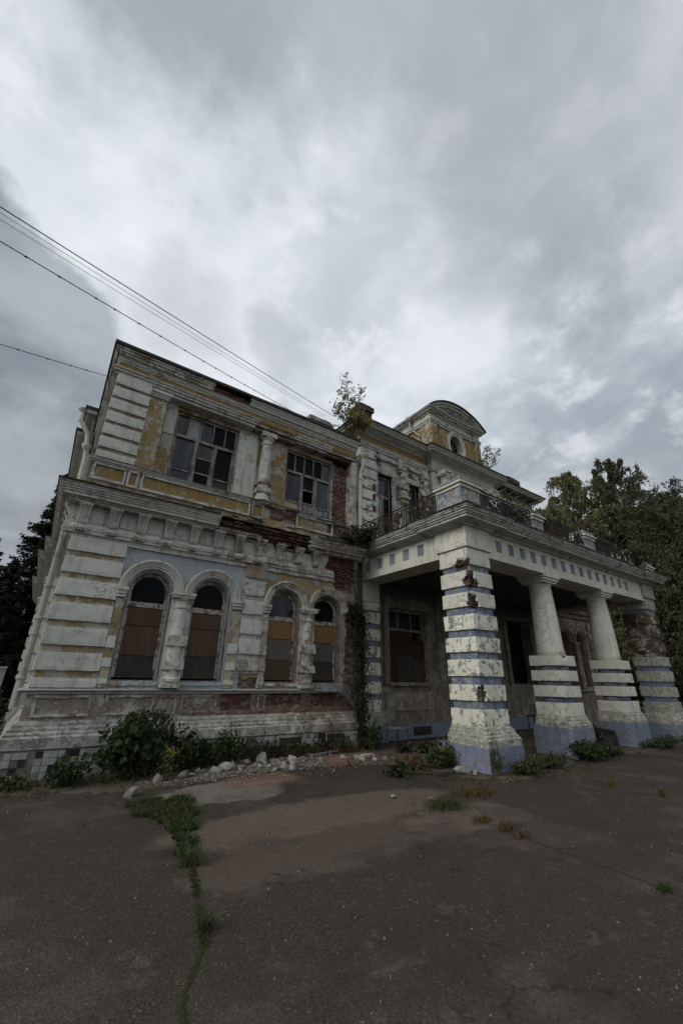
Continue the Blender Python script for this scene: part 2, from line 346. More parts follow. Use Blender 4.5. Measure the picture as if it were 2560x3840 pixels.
def rough(x0, x1, y0, y1, z0, z1, step=.09, jit=.006, bev=.014, chips=(), mb=None, cap=True):
    """a plastered block: worn arrises, uneven faces; chips = ((x,y,z), radius, depth) broken out to material 1"""
    mb = mb or MB(); dims = (x1-x0, y1-y0, z1-z0); n = [max(1, round(dd/step)) for dd in dims]; ctr = ((x0+x1)/2, (y0+y1)/2)
    idx = {}; vs = []; carved = []
    def vert(i, j, k):
        if (i, j, k) in idx: return idx[(i, j, k)]
        p = [x0+dims[0]*i/n[0], y0+dims[1]*j/n[1], z0+dims[2]*k/n[2]]; e = [(-1 if c == 0 else 1 if c == m else 0) for c, m in zip((i, j, k), n)]
        ne = sum(1 for q in e if q)
        if ne >= 2:
            wv = bev*(.22+1.1*max(0, nz(p[0]*7, p[1]*7, p[2]*7)-.05))
            for a in range(3): p[a] -= e[a]*wv*(.75 if ne == 2 else .9)
        q = list(p)
        for a in range(3): q[a] += jit*nz(p[0]*5+a*17.3, p[1]*5+3.1*a, p[2]*5-a*9.7)
        cv = False
        for c, r, dp in chips:
            dd = math.dist(p, c)*(1+.55*nz(p[0]*9, p[1]*9, p[2]*9))
            if dd < r:
                v = Vector((ctr[0]-q[0], ctr[1]-q[1], 0)); v.normalize(); kk = dp*(.75+.5*nz(p[0]*25, p[1]*25, p[2]*25)); q[0] += v.x*kk; q[1] += v.y*kk; cv = True
        idx[(i, j, k)] = len(vs); vs.append(tuple(q)); carved.append(cv); return len(vs)-1
    fs = []
    for a in range(3):
        b, c = (a+1) % 3, (a+2) % 3
        if a == 2 and not cap: continue
        for side in (0, n[a]):
            for i in range(n[b]):
                for j in range(n[c]):
                    q = []
                    for di, dj in ((0, 0), (1, 0), (1, 1), (0, 1)):
                        t3 = [0, 0, 0]; t3[a] = side; t3[b] = i+di; t3[c] = j+dj; q.append(vert(*t3))
                    fs.append(tuple(q) if side else tuple(reversed(q)))
    base = len(mb.v); mb.v.extend(vs)
    for f in fs:
        mb.f.append(tuple(i+base for i in f)); mb.mi.append(1 if sum(carved[i] for i in f) >= 3 else 0)
    return mb

def moulding(prof, path, step=.12, jit=.005, rag=(0, 0), closed_back=True, mb=None):
    """sweep a profile (outward offset, z) along an XY path; outward is to the right of travel; mitred corners; rag = broken ends"""
    mb = mb or MB(); P = [Vector((a, b)) for a, b in path]; nrm = []
    for i in range(len(P)-1):
        d = (P[i+1]-P[i]).normalized(); nrm.append(Vector((d.y, -d.x)))
    offs = []
    for i in range(len(P)):
        if i == 0: offs.append(nrm[0])
        elif i == len(P)-1: offs.append(nrm[-1])
        else:
            b = (nrm[i-1]+nrm[i]); b.normalize(); offs.append(b/max(.3, b.dot(nrm[i])))
    st = []
    for i in range(len(P)-1):
        L = (P[i+1]-P[i]).length; k = max(1, round(L/step))
        for j in range(k + (1 if i == len(P)-2 else 0)):
            f = j/k; st.append((P[i].lerp(P[i+1], f), offs[i].lerp(offs[i+1], f), nrm[i], f, i, (P[i+1]-P[i]).normalized()))
    m = len(prof); vs = []
    for si, (p, o, n_, f, seg, dr) in enumerate(st):
        for k, (off, z) in enumerate(prof):
            q = p + o*off; x, y = q.x, q.y
            if off > .004:
                a = jit*nz(x*4+k*3.3, y*4+seg, z*6); c_ = jit*nz(x*4-k*7, y*4, z*6+5); x += n_.x*a; y += n_.y*a; zz = z + c_
            else: zz = z
            if rag[0] and si == 0: r_ = rag[0]*nz(k*1.9+x, z*7, 3.3); x += dr.x*r_; y += dr.y*r_
            if rag[1] and si == len(st)-1: r_ = rag[1]*nz(k*1.7+x, z*7, 8.1); x += dr.x*r_; y += dr.y*r_
            vs.append((x, y, zz))
    fs = []; S = len(st); top = m if closed_back else m-1
    for i in range(S-1):
        for k in range(top):
            k2 = (k+1) % m; fs.append((i*m+k, (i+1)*m+k, (i+1)*m+k2, i*m+k2))
    fs += [tuple(range(m)), tuple((S-1)*m+k for k in range(m-1, -1, -1))]
    return mb.add(vs, fs)

def skin(mapf, u0, u1, v0, v1, cell, keep, thick=.035, jit=.35, relief=.004):
    """a coat of plaster: grid over (u,v), cells kept where keep(u,v); broken rims get thickness. mapf(u,v,depth)->xyz, depth inwards"""
    nu, nv = max(1, round((u1-u0)/cell)), max(1, round((v1-v0)/cell)); du, dv = (u1-u0)/nu, (v1-v0)/nv
    K = [[keep(u0+(i+.5)*du, v0+(j+.5)*dv) for j in range(nv)] for i in range(nu)]
    g = lambda i, j: 0 <= i < nu and 0 <= j < nv and K[i][j]
    idx = {}; mb = MB()
    def vt(i, j, back):
        key = (i, j, back)
        if key in idx: return idx[key]
        u, v = u0+i*du, v0+j*dv
        cnt = g(i-1, j-1)+g(i, j-1)+g(i-1, j)+g(i, j); inner = 0 < i < nu and 0 < j < nv
        if inner and cnt < 4: u += jit*cell*nz(u*23, v*23, 1.7)*1.6; v += jit*cell*nz(u*23, v*23, 9.7)*1.6
        dep = thick if back else relief*nz(u*3, v*3, 4.4)
        idx[key] = len(mb.v); mb.v.append(mapf(u, v, dep)); return idx[key]
    for i in range(nu):
        for j in range(nv):
            if not K[i][j]: continue
            mb.f.append((vt(i, j, 0), vt(i+1, j, 0), vt(i+1, j+1, 0), vt(i, j+1, 0))); mb.mi.append(0)
            for di, dj, a, b in ((-1, 0, (i, j+1), (i, j)), (1, 0, (i+1, j), (i+1, j+1)), (0, -1, (i, j), (i+1, j)), (0, 1, (i+1, j+1), (i, j+1))):
                if not g(i+di, j+dj):
                    mb.f.append((vt(*b, 0), vt(*a, 0), vt(*a, 1), vt(*b, 1))); mb.mi.append(0)
    return mb

def arch_sweep(cx, zc, prof, y0, seg=28, a0=0.0, a1=math.pi, drop=0.0, jit=0.0, mb=None):
    """sweep profile points (radius, y offset) over an arch; drop adds straight legs of that length below the springing"""
    mb = mb or MB(); path = []
    if drop: path.append((0, -drop)); 
    for i in range(seg+1): path.append((a0+(a1-a0)*i/seg, 0))
    if drop: path.append((math.pi, -drop))
    vs = []; m = len(prof)
    for a, dz_ in path:
        for k, (r, yo) in enumerate(prof):
            x = cx+r*math.cos(a); z = zc+r*math.sin(a)+dz_
            j = jit*nz(x*6+k, z*6, k*2.2)
            vs.append((x, y0+yo+j, z+j*.6))
    fs = [(i*m+k, i*m+k+1, (i+1)*m+k+1, (i+1)*m+k) for i in range(len(path)-1) for k in range(m-1)]
    fs += [tuple(range(m-1, -1, -1)), tuple((len(path)-1)*m+k for k in range(m))]
    return mb.add(vs, fs)

BRICKS = {}
def brick_mesh(kind, k):
    key = (kind, k)
    if key not in BRICKS:
        L = (.232, .232, .11, .17)[k % 4]; mb = rough(-L/2, L/2, 0, .09, -.031, .031, .12, .004, .006); o = mb.build('brick', kind); BRICKS[key] = o.data; bpy.data.objects.remove(o)
    return BRICKS[key]
def bricks(parent, x0, x1, z0, z1, y, keep=lambda x, z: True, kind='brick', axis='x', drop=.06):
    """courses of loose-edged bricks on a wall plane; front faces at y"""
    n = 0; r = int(round((z1-z0)/.078))
    for j in range(r):
        z = z0+.039+j*.078; x = x0+(.0 if j % 2 else -.122)
        while x < x1:
            c = x+.122
            if x0-.02 <= c-.06 and c+.06 <= x1+.02 and keep(c, z) and R.random() > drop:
                k = R.choice((0, 0, 1, 3)) if R.random() < .8 else 2
                o = bpy.data.objects.new('brick', brick_mesh(kind, k))
                o.location = (c, y+R.uniform(-.012, .018), z) if axis == 'x' else (y+R.uniform(-.012, .018), c, z)
                o.rotation_euler = (R.uniform(-.02, .02), R.uniform(-.02, .02), R.uniform(-.05, .05) + (0 if axis == 'x' else -math.pi/2))
                attach(o, parent); n += 1
            x += .244
    return n

# leaf clouds ---------------------------------------------------------------
NR = np.random.default_rng(5)
def leaf_mesh(name, P, size, mat, parent=None, droop=.3, elong=1.6, dirs=None, spread=1.0):
    """one small folded leaf (two quads' worth of triangles) at each point of P"""
    P = np.asarray(P, float); n = len(P); sz = np.asarray(size)*NR.uniform(.65, 1.35, n)
    a = NR.normal(size=(n, 3)) if dirs is None else np.asarray(dirs, float) + NR.normal(size=(n, 3))*spread
    a[:, 2] -= droop*np.linalg.norm(a, axis=1); a /= np.linalg.norm(a, axis=1)[:, None]+1e-9
    b = np.cross(a, NR.normal(size=(n, 3))); b /= np.linalg.norm(b, axis=1)[:, None]+1e-9
    nn = np.cross(a, b); L = (sz*elong*.5)[:, None]; Wd = (sz*.5)[:, None]
    v0 = P-a*L; v1 = P+b*Wd+nn*Wd*.25; v2 = P+a*L; v3 = P-b*Wd+nn*Wd*.25
    V = np.stack([v0, v1, v2, v3], 1).reshape(-1, 3)
    me = bpy.data.meshes.new(name); me.vertices.add(4*n); me.vertices.foreach_set('co', V.ravel())
    F = np.arange(n)[:, None]*4 + np.array([0, 1, 2, 0, 2, 3]); 
    me.loops.add(6*n); me.loops.foreach_set('vertex_index', F.ravel()); me.polygons.add(2*n)
    me.polygons.foreach_set('loop_start', np.arange(2*n)*3); me.polygons.foreach_set('loop_total', np.full(2*n, 3))
    me.materials.append(M(mat)); me.update(calc_edges=True)
    return attach(bpy.data.objects.new(name, me), parent)

# ------------------------------------------------------------------ the mansion: left wing
MAN = empty('mansion', (0, 9.2, 0))
tag(MAN, 'derelict two storey mansion with peeling white and ochre plaster, arched windows and pillared porch', 'mansion')
FY = 9.2                                               # plane of the wing's front wall
fr = lambda y: (lambda u, v, dp: (u, y+dp, v))         # map for skins that face the camera
sd = lambda x: (lambda u, v, dp: (x+dp, -u, v))        # map for skins that face -X (u = -y)
def part(mb, name, mat, smooth=False, parent=None): return mb.build(name, mat, parent or MAN, smooth)

# masonry behind the plaster: piers between openings, breast wall, spandrels, upper storey
core = MB()
for a, b_ in ((0.04, 1.21), (2.03, 2.50), (3.32, 4.37), (5.19, 5.62), (6.44, 6.93)): core.box(a, b_, FY+.045, 9.75, 1.5, 3.66)
core.box(.04, 6.93, FY+.045, 9.75, .0, 1.5); core.box(.04, 6.93, FY+.045, 9.75, 3.66, 5.85)
core.box(.04, 1.16, FY+.045, 9.75, 5.85, 8.4)
for a, b_ in ((1.16, 1.46), (3.11, 4.59), (6.21, 6.93)): core.box(a, b_, 9.49, 9.75, 5.85, 8.0)
core.box(.04, 6.93, FY+.046, 9.75, 8.4, 8.78); core.box(1.16, 6.93, FY+.045, 9.75, 8.0, 8.4); core.box(1.16, 6.93, 9.49, 9.75, 7.86, 8.0)
part(core, 'masonry', 'mortar')
side = MB()
for (x, y0, y1, zt) in ((0, 9.25, 13.7, 8.78), (-.13, 13.7, 15.4, 9.4), (-.28, 15.4, 20, 9.4), (-.43, 20, 26, 9.4)):
    side.box(x+.001, .5, y0, y1, 0, 5.05); side.box(x+.02, .5, y0, y1, 5.05, zt)
side.box(.5, 7, 25.6, 26, 0, 8.78); side.box(.5, 7, 13.75, 14.2, 8.7, 9.4)
part(side, 'side_wall', 'plaster_white')
room = MB()
def room_box(x0, x1, y0, y1, z0, z1):
    room.add([(x0,y0,z0),(x1,y0,z0),(x1,y1,z0),(x0,y1,z0),(x0,y0,z1),(x1,y0,z1),(x1,y1,z1),(x0,y1,z1)], [(0,1,2,3),(4,7,6,5),(1,5,6,2),(2,6,7,3),(3,7,4,0)])
room_box(.42, 6.92, 9.74, 14.5, .9, 4.9); room_box(.42, 6.92, 9.74, 14.5, 5.3, 8.3)

SIDE = [(-.43, 26), (-.43, 20), (-.28, 20), (-.28, 15.4), (-.13, 15.4), (-.13, 13.7), (0, 13.7), (0, FY)]; TALL = [(-.41, 26), (-.41, 20), (-.26, 20), (-.26, 15.4), (-.11, 15.4), (-.11, 13.75), (7.0, 13.75)]
# --- base with tiles
bed = MB(); bed.box(-.165, 6.93, FY-.165, FY+.02, -.05, .44); bed.box(-.165, .02, FY+.02, 11.4, -.05, .44); part(bed, 'tile_bed', 'tile_bed')
TILE = {}
for k in ('tile_white', 'tile_black', 'tile_pink'):
    o = rough(-.049, .049, -.012, .012, -.049, .049, .2, .0015, .003).build('tile', k); TILE[k] = o.data; bpy.data.objects.remove(o)
base_o = bpy.data.objects['tile_bed']
for i in range(68):
    for j in range(4):
        x, z = -.12+i*.104, .048+j*.104; nn = nz(x*1.1, z*2.5, 3.0); r = R.random()
        if r < .06 or (nn > .38 and r < .5): continue
        k = 'tile_black' if r > .83 else 'tile_pink' if r > .77 else 'tile_white'
        o = bpy.data.objects.new('tile', TILE[k]); o.location = (x+R.uniform(-.003, .003), FY-.170, z); o.rotation_euler = (R.uniform(-.03, .03), R.uniform(-.035, .035), R.uniform(-.03, .03)); attach(o, base_o)
# --- plinth, dado, ledge
PL = [(0, .44), (.19, .44), (.195, .60), (.16, .63), (.16, .66), (.12, .69), (.12, .73), (.08, .765), (.08, .79), (.05, .83), (0, .86)]
part(moulding(PL, SIDE[-2:]+[(2.55, FY)], .1, .009), 'plinth_moulding', 'plaster_plinth')
part(moulding(PL, [(2.55, FY), (5.2, FY)], .1, .013), 'plinth_moulding', 'plaster_base'); part(moulding(PL, [(5.2, FY), (6.93, FY)], .1, .02), 'plinth_moulding', 'dado')
def brk(x, z): return nz(x*1.25+3.1, z*2.2, 7.7)+.45*nz(x*4, z*5, 2.2)
dado_hole = lambda x, z: (3.38 < x < 4.05 and .93 < z < 1.27 and brk(x, z) > -.28) or (4.35 < x < 5.35 and z > 1.0+.1*nz(x*5, 0, 0) and brk(x+2, z) > -.3) or (5.55 < x < 6.9 and z > .95 and brk(x+5, z) > -.12)
part(skin(fr(FY-.03), 0, 3.3, .84, 1.29, .045, lambda x, z: True, .03, relief=.012), 'dado', 'dado')
part(skin(fr(FY-.03), 3.3, 6.93, .84, 1.29, .04, lambda x, z: not dado_hole(x, z), .055, relief=.014), 'dado', 'dado_rust')
DB = bpy.data.objects['masonry']
for a, b_ in ((3.4, 4.1), (4.35, 5.4), (5.55, 6.9)): bricks(DB, a, b_, .95, 1.29, FY+.01, lambda x, z: dado_hole(x, z) or brk(x, z) > .1)
def frame_panel(x0, x1, z0, z1, y, wd=.05, dp=.035, mat='plaster_trim', name='panel_frame'):
    mb = MB(); jt = .018 if z1 < 2 else .008
    for q in ((x0, x1, z1-wd, z1), (x0, x1, z0, z0+wd)): rough(q[0], q[1], y-dp, y+.01, q[2], q[3], .05, jt, .01, mb=mb)
    for q in ((x0, x0+wd), (x1-wd, x1)): rough(q[0], q[1], y-dp+.002, y+.01, z0+wd, z1-wd, .07, .008, .01, mb=mb)
    return part(mb, name, mat)
for a, b_, m_ in ((.12, .98, 'plaster_worn'), (1.2, 2.05, 'plaster_worn'), (2.13, 2.47, 'dado'), (2.55, 3.28, 'dado'), (4.2, 4.4, 'dado'), (5.38, 5.58, 'dado_rust')): frame_panel(a, b_, .9, 1.24, FY-.03, mat=m_)
part(moulding([(0, 1.26), (.07, 1.26), (.07, 1.285), (.10, 1.295), (.125, 1.315), (.0, 1.35)], SIDE[-2:]+[(6.4, FY)], .12, .007), 'ledge', 'plaster_trim')
part(moulding([(.05, 1.328), (.15, 1.318), (.155, 1.322), (.05, 1.345)], SIDE[-2:]+[(3.4, FY)], .15, .004), 'ledge_flashing', 'flashing')
part(moulding([(.05, 1.328), (.16, 1.318), (.165, 1.322), (.05, 1.345)], [(3.42, FY), (5.9, FY)], .15, .010, (.03, .05)), 'ledge_flashing', 'flashing')

# --- lower wall plaster with the arched openings
CX = (1.625, 2.91, 4.78, 6.03); ZS = 3.22
def in_arch(x, z, r=.45):
    for c in CX:
        if abs(x-c) < r and z < ZS or (x-c)**2+(z-ZS)**2 < r*r and z >= ZS:
            if z > 1.47: return True
    return False
def low_hole(x, z):
    e = brk(x, z)*.22
    if x > 6.60+e*.7 and 1.3 < z < 3.42+e: return True
    if 3.66 < x < 4.3 and z < 1.66+e*.9: return True
    if x > 6.22+e and 3.78+e*.5 < z: return z > 3.84 or x > 6.5
    return 5.2 < x < 5.32 and z < 2.2+e and z > 1.5
part(skin(fr(FY), .95, 3.72, 1.30, 4.08, .045, lambda x, z: not in_arch(x, z), .04), 'wall_plaster', 'plaster_blue_grey')
part(skin(fr(FY), 3.72, 6.93, 1.30, 4.08, .04, lambda x, z: not in_arch(x, z) and not low_hole(x, z), .04, relief=.012), 'wall_plaster', 'plaster_blue_mix')
for a, b_, c_, d_ in ((6.42, 6.92, 1.32, 3.55), (3.66, 4.3, 1.32, 1.85), (6.15, 6.92, 3.75, 4.06)): bricks(DB, a, b_, c_, d_, FY+.03, lambda x, z: not in_arch(x, z, .5) and low_hole(x, z) or low_hole(x-.08, z))
# --- arched windows
def arched_window(cx, mats, worn, lunette, bands):
    tm, rm = ('plaster_worn', 'plaster_shade') if worn else ('plaster_trim', 'plaster_blue_grey')
    j = .014 if worn else .003
    part(arch_sweep(cx, ZS, [(.642, .02), (.642, -.075), (.60, -.09), (.595, -.062), (.555, -.066), (.55, -.04), (.51, -.045), (.50, -.02), (.465, -.022), (.44, .03)], FY, 30, jit=j), 'archivolt', tm)
    part(arch_sweep(cx, ZS, [(.455, -.005), (.44, .045), (.415, .05), (.41, .10), (.392, .105), (.388, .30)], FY, 30, drop=ZS-1.5, jit=j*.6), 'window_reveal', rm)
    o = empty('arched_window', (cx, FY+.25, 1.5), MAN)
    f = arch_sweep(cx, ZS, [(.395, 0), (.395, -.05), (.335, -.05), (.325, -.02), (.325, 0)], FY+.25, 24, drop=ZS-1.55)
    f.build('frame', 'frame_peel', o)
    rough(cx-.385, cx+.385, FY+.185, FY+.25, 2.89, 3.0, .1, .005, .008).build('transom', 'frame_peel', o)
    n = 20; g = MB(); g.add([(cx, FY+.235, 3.0)]+[(cx+.335*math.cos(a), FY+.235, max(3.0, ZS+.335*math.sin(a))) for a in [-.7+ (math.pi+1.4)*i/n for i in range(n+1)]], [(0, i+1, i+2) for i in range(n)]); g.build('pane', lunette, o)
    zz = [1.53]+list(bands)+[2.89]
    for k in range(len(zz)-1):
        m = mats[k]; y = FY+.20+.008*(k % 2)
        rough(cx-.372+R.uniform(0, .01), cx+.372-R.uniform(0, .01), y, y+.018, zz[k]+.004, zz[k+1]-.006, .3, .003, .003).build('board', m, o)
    rough(cx-.43, cx+.43, FY-.04, FY+.24, 1.40, 1.47, .08, .01, .015).build('sill', 'plaster_worn' if worn else 'plaster_blue_grey', o)
arched_window(CX[0], ('plywood_dark', 'plywood_brown', 'plywood_rust'), False, 'glass_painted_dark', (1.95, 2.52))  # black lunette pane stands in for an open hole; its dark is colour
arched_window(CX[1], ('plywood_dark', 'plywood_brown', 'plywood_rust'), False, 'glass_painted_dark', (1.98, 2.55))
arched_window(CX[2], ('plywood_brown', 'plywood_grey', 'plywood_ochre'), True, 'glass_haze', (1.98, 2.47))
arched_window(CX[3], ('plywood_dark', 'plywood_grey', 'plywood_ochre'), True, 'glass_painted_dark', (1.98, 2.45))
# --- engaged columns between the pairs, imposts and flanking strips
def engaged_column(cx, mat, jt):
    o = empty('engaged_column', (cx, FY, 1.36), MAN)
    rough(cx-.205, cx+.205, FY-.05, FY+.05, 1.38, 3.10, .08, jt, .012).build('backing_strip', mat, o)
    mb = MB(); mb.lathe([(.17, 1.40), (.17, 1.46), (.185, 1.48), (.185, 1.53), (.155, 1.56), (.15, 1.6), (.15, 1.86), (.148, 2.4), (.14, 2.90), (.16, 2.915), (.16, 2.945), (.14, 2.96), (.14, 3.06), (.17, 3.09), (.18, 3.12)], cx, FY-.012, 20); mb.build('shaft', mat, o)
    for z0, z1 in ((1.70, 1.87), (2.05, 2.15), (2.15, 2.36)):
        if z0 == 2.05: continue
        rough(cx-.19, cx+.19, FY-.185, FY+.02, z0, z1, .08, jt, .012).build('block', mat, o)
    rough(cx-.19, cx+.19, FY-.175, FY+.02, 1.36, 1.43, .08, jt, .012).build('base_block', mat, o)
    mb = MB(); rough(cx-.215, cx+.215, FY-.195, FY+.02, 3.12, 3.165, .08, jt, .006, mb=mb); rough(cx-.235, cx+.235, FY-.215, FY+.02, 3.168, 3.235, .08, jt, .008, mb=mb); mb.build('capital', mat, o)
engaged_column(2.267, 'plaster_trim', .004); engaged_column(5.405, 'plaster_worn', .022)
def flank(x0, x1, worn):
    m = 'plaster_worn' if worn else 'plaster_joint'; w2 = 'plaster_worn' if worn else 'plaster_quoin'
    part(rough(x0, x1, FY-.05, FY+.02, 1.36, 3.0, .08, .008, .01), 'pilaster_strip', m)
    for z0, z1 in ((1.43, 1.52), (1.72, 1.88), (2.06, 2.28)): part(rough(x0-.005, x1+.005, FY-.075, FY+.02, z0, z1, .08, .006, .01), 'strip_block', w2)
    mb = MB(); rough(x0-.012, x1+.012, FY-.10, FY+.02, 3.02, 3.08, .08, .004, .006, mb=mb); rough(x0-.02, x1+.02, FY-.125, FY+.02, 3.083, 3.15, .08, .004, .006, mb=mb); rough(x0-.03, x1+.03, FY-.15, FY+.02, 3.153, 3.225, .08, .004, .006, mb=mb); part(mb, 'impost', 'plaster_worn' if worn else 'plaster_trim')
flank(1.01, 1.15, False); flank(3.40, 3.60, False) ; flank(4.16, 4.31, True)
# --- quoins and pier blocks
QB = ((3.81, 4.10), (3.38, 3.70), (2.95, 3.27), (2.50, 2.83), (2.07, 2.39), (1.64, 1.95), (1.36, 1.52))
part(rough(.035, .97, FY-.012, 10.0, 1.33, 4.10, .15, .006, .01), 'quoin_core', 'plaster_joint')
for z0, z1 in QB:
    mb = rough(-.015, 1.0, FY-.055, 10.05, z0, z1, .06, .006, .016); part(mb, 'quoin_block', 'plaster_quoin')
for xs, yy in ((-.28, 15.4), (-.43, 20), (-.13, 13.7)):
    for z0, z1 in QB: part(rough(xs-.05, xs+.3, yy-.05, yy+.8, z0, z1, .16, .008, .014), 'quoin_block', 'plaster_quoin')
part(rough(3.60, 4.18, FY-.02, FY+.03, 1.66, 4.08, .15, .006, .01), 'pier_core', 'plaster_trim')
for i, (z0, z1) in enumerate(QB[:6]):
    part(rough(3.63, 4.15, FY-.075, FY+.03, z0 if i < 5 else 1.72, z1, .05, .014 if i < 2 or i == 5 else .005, .014), 'pier_block', 'rear_plaster' if i == 0 else 'plaster_worn' if i in (1, 5) else 'plaster_quoin')

# --- lower entablature
AR = [(0, 4.05), (.045, 4.05), (.05, 4.15), (.085, 4.155), (.085, 4.22), (.10, 4.23), (.10, 4.30), (.07, 4.33), (.06, 4.36), (0, 4.36)]
part(moulding(AR, SIDE+[(3.1, FY)], .1, .004, (0, .08)), 'architrave', 'plaster_trim'); part(moulding(AR, [(3.12, FY), (6.15, FY)], .07, .022, (.1, .12)), 'architrave', 'plaster_worn')
fhole = lambda x, z: x > 5.95+.25*brk(x, z) or (4.3 < x < 5.6 and z > 4.63+.08*brk(x, z))
part(skin(fr(FY-.045), -.04, 6.93, 4.34, 4.80, .04, lambda x, z: not fhole(x, z), .08), 'frieze', 'plaster_trim')
bricks(DB, 5.75, 6.92, 4.06, 4.78, FY-.02, lambda x, z: fhole(x, z) or z < 4.36)
part(skin(sd(-.045), -13.6, -FY+.045, 4.34, 4.80, .3, lambda u, v: True, .05), 'frieze', 'plaster_trim')
def triglyph(org, tan, out_, worn=0.0, tilt=0.0):
    """fluted console: splays outwards to the cornice, drops below"""
    def mp(a, o_, z): return (org[0]+tan[0]*a+out_[0]*o_, org[1]+tan[1]*a+out_[1]*o_, z)
    mb = MB(); prof = [(.085, .06, 4.36), (.09, .085, 4.40), (.092, .09, 4.50), (.10, .12, 4.60), (.105, .175, 4.69), (.125, .19, 4.705), (.125, .21, 4.76)]
    fl = [-1, -.72, -.58, -.42, -.28, -.14, .0, .14, .28, .42, .58, .72, 1]; dip = [0, 0, -1, -1, 0, 0, -1, 0, 0, -1, -1, 0, 0]
    n = len(fl); vs = []
    for i, (hw, o_, z) in enumerate(prof):
        for f, dd in zip(fl, dip):
            j = worn*nz(org[0]*5+f*3, z*9, i*1.1)
            vs.append(mp(f*hw+j+tilt*(4.76-z), o_+(dd*.02 if 0 < i < 5 else 0)+j, z+j))
    b0 = len(vs)
    for i, (hw, o_, z) in enumerate(prof): vs += [mp(-hw+tilt*(4.76-z), -.01, z), mp(hw+tilt*(4.76-z), -.01, z)]
    fs = [(i*n+k, i*n+k+1, (i+1)*n+k+1, (i+1)*n+k) for i in range(len(prof)-1) for k in range(n-1)]
    for i in range(len(prof)-1): fs += [(b0+2*i, i*n, (i+1)*n, b0+2*i+2), (i*n+n-1, b0+2*i+1, b0+2*i+3, (i+1)*n+n-1)]
    fs += [tuple(list(range(n-1, -1, -1))+[b0, b0+1]), tuple([(len(prof)-1)*n+k for k in range(n)]+[b0+2*len(prof)-1, b0+2*len(prof)-2])]
    mb.add(vs, fs); tg = part(mb, 'triglyph', 'plaster_trim' if worn < .01 else 'plaster_worn')
    g = MB()
    def bx(a0, a1, o0, o1, z0, z1): g.add([mp(a0, o0, z0), mp(a1, o0, z0), mp(a1, o1, z0), mp(a0, o1, z0), mp(a0, o0, z1), mp(a1, o0, z1), mp(a1, o1, z1), mp(a0, o1, z1)], [(0,3,2,1),(4,5,6,7),(0,1,5,4),(1,2,6,5),(2,3,7,6),(3,0,4,7)])
    bx(-.10, .10, .03, .135, 4.235, 4.31)
    for k in range(4): bx(-.09+k*.05, -.06+k*.05, .05, .125, 4.19, 4.233)
    if worn < .03: g.build('guttae', 'plaster_trim', tg)
TX = [.10, .64, 1.18, 1.73, 2.28, 2.83, 3.35, 3.90, 4.46, 4.98, 5.54]
for i, x in enumerate(TX): triglyph((x, FY-.045), (1, 0), (0, -1), 0 if i < 6 else .02 if i in (6, 7) else .035, .05 if i == 9 else 0)
for k in range(8): triglyph((-.045, FY+.12+k*.54), (0, -1), (-1, 0))
for i in range(len(TX)-1):
    if i < 9: frame_panel(TX[i]+.13, TX[i+1]-.13, 4.40, 4.70, FY-.045, .03, .018, 'plaster_trim' if i < 6 else 'plaster_worn', 'frieze_panel')
CO = [(0, 4.755), (.215, 4.755), (.22, 4.785), (.25, 4.795), (.26, 4.82), (.33, 4.83), (.33, 4.885), (.355, 4.895), (.36, 4.925), (.385, 4.94), (.39, 4.97), (.415, 4.985), (.42, 5.015), (.445, 5.03), (.445, 5.055), (0, 5.10)]
part(moulding(CO, SIDE+[(2.72, FY)], .1, .004, (0, .10)), 'cornice', 'plaster_trim'); part(moulding(CO, [(5.22, FY), (7.0, FY)], .08, .009, (.14, 0)), 'cornice', 'plaster_worn')
part(moulding([(0, 4.755), (.20, 4.755), (.20, 4.79), (.24, 4.80), (.26, 4.83), (0, 4.86)], [(2.75, FY), (3.85, FY)], .06, .02, (.05, .1)), 'bed_moulding', 'plaster_worn')
EDGE = [(.2, 5.075), (.465, 5.052), (.47, 5.09), (.2, 5.12)]
part(moulding(EDGE, SIDE+[(2.66, FY)], .2, .006, (0, .1)), 'drip_edge', 'roof_metal'); part(moulding(EDGE, [(5.35, FY), (7.0, FY)], .2, .012, (.1, 0)), 'drip_edge', 'roof_metal')
gapc = MB()
for k, (o_, z) in enumerate(((.14, 4.86), (.20, 4.95), (.26, 5.03))): gapc.box(2.7, 5.3, FY-o_+.02, FY+.02, z-.085, z-.003)
GP = part(gapc, 'broken_cornice_core', 'brick_dark')
for o_, z, p_ in ((.17, 4.785, .15), (.20, 4.863, .1), (.26, 4.941, .12), (.31, 5.02, .2)): bricks(GP, 2.72, 5.28, z-.039, z+.039, FY-o_, kind='brick_dark', drop=p_)
part(moulding([(0, 5.055), (.36, 5.067), (.36, 5.08), (0, 5.105)], [(2.66, FY), (5.35, FY)], .09, .02), 'torn_flashing', 'roof_metal')

# --- upper storey
bhole = lambda x, z: (x > 4.05+.3*brk(x, z) and z > 5.42 and x < 5.0) or (x > 6.0+.3*brk(x, z) and z > 5.3) or (nz(x*2.2, z*6, 9.9) > .33 and z < 5.36)
part(skin(fr(FY+.005), .0, 6.93, 5.06, 5.80, .045, lambda x, z: not bhole(x, z), .04, relief=.03), 'panel_band', 'plaster_band')
bricks(DB, 3.9, 5.3, 5.40, 5.79, FY+.03, lambda x, z: bhole(x, z) or brk(x, z) > .2); bricks(DB, 5.9, 6.92, 5.25, 5.79, FY+.03, lambda x, z: bhole(x, z))
for a, b_ in ((.02, .66), (.68, .92), (.96, 3.55), (3.58, 3.92), (4.9, 6.1)): frame_panel(a, b_, 5.36, 5.755, FY, .055, .05, 'plaster_trim' if b_ < 3.6 else 'plaster_worn')
for a, b_ in ((.085, .60), (.74, .86), (1.02, 3.49), (3.64, 3.86)): part(rough(a, b_, FY-.008, FY+.01, 5.42, 5.695, .12, .003, .003), 'ochre_panel', 'plaster_ochre')
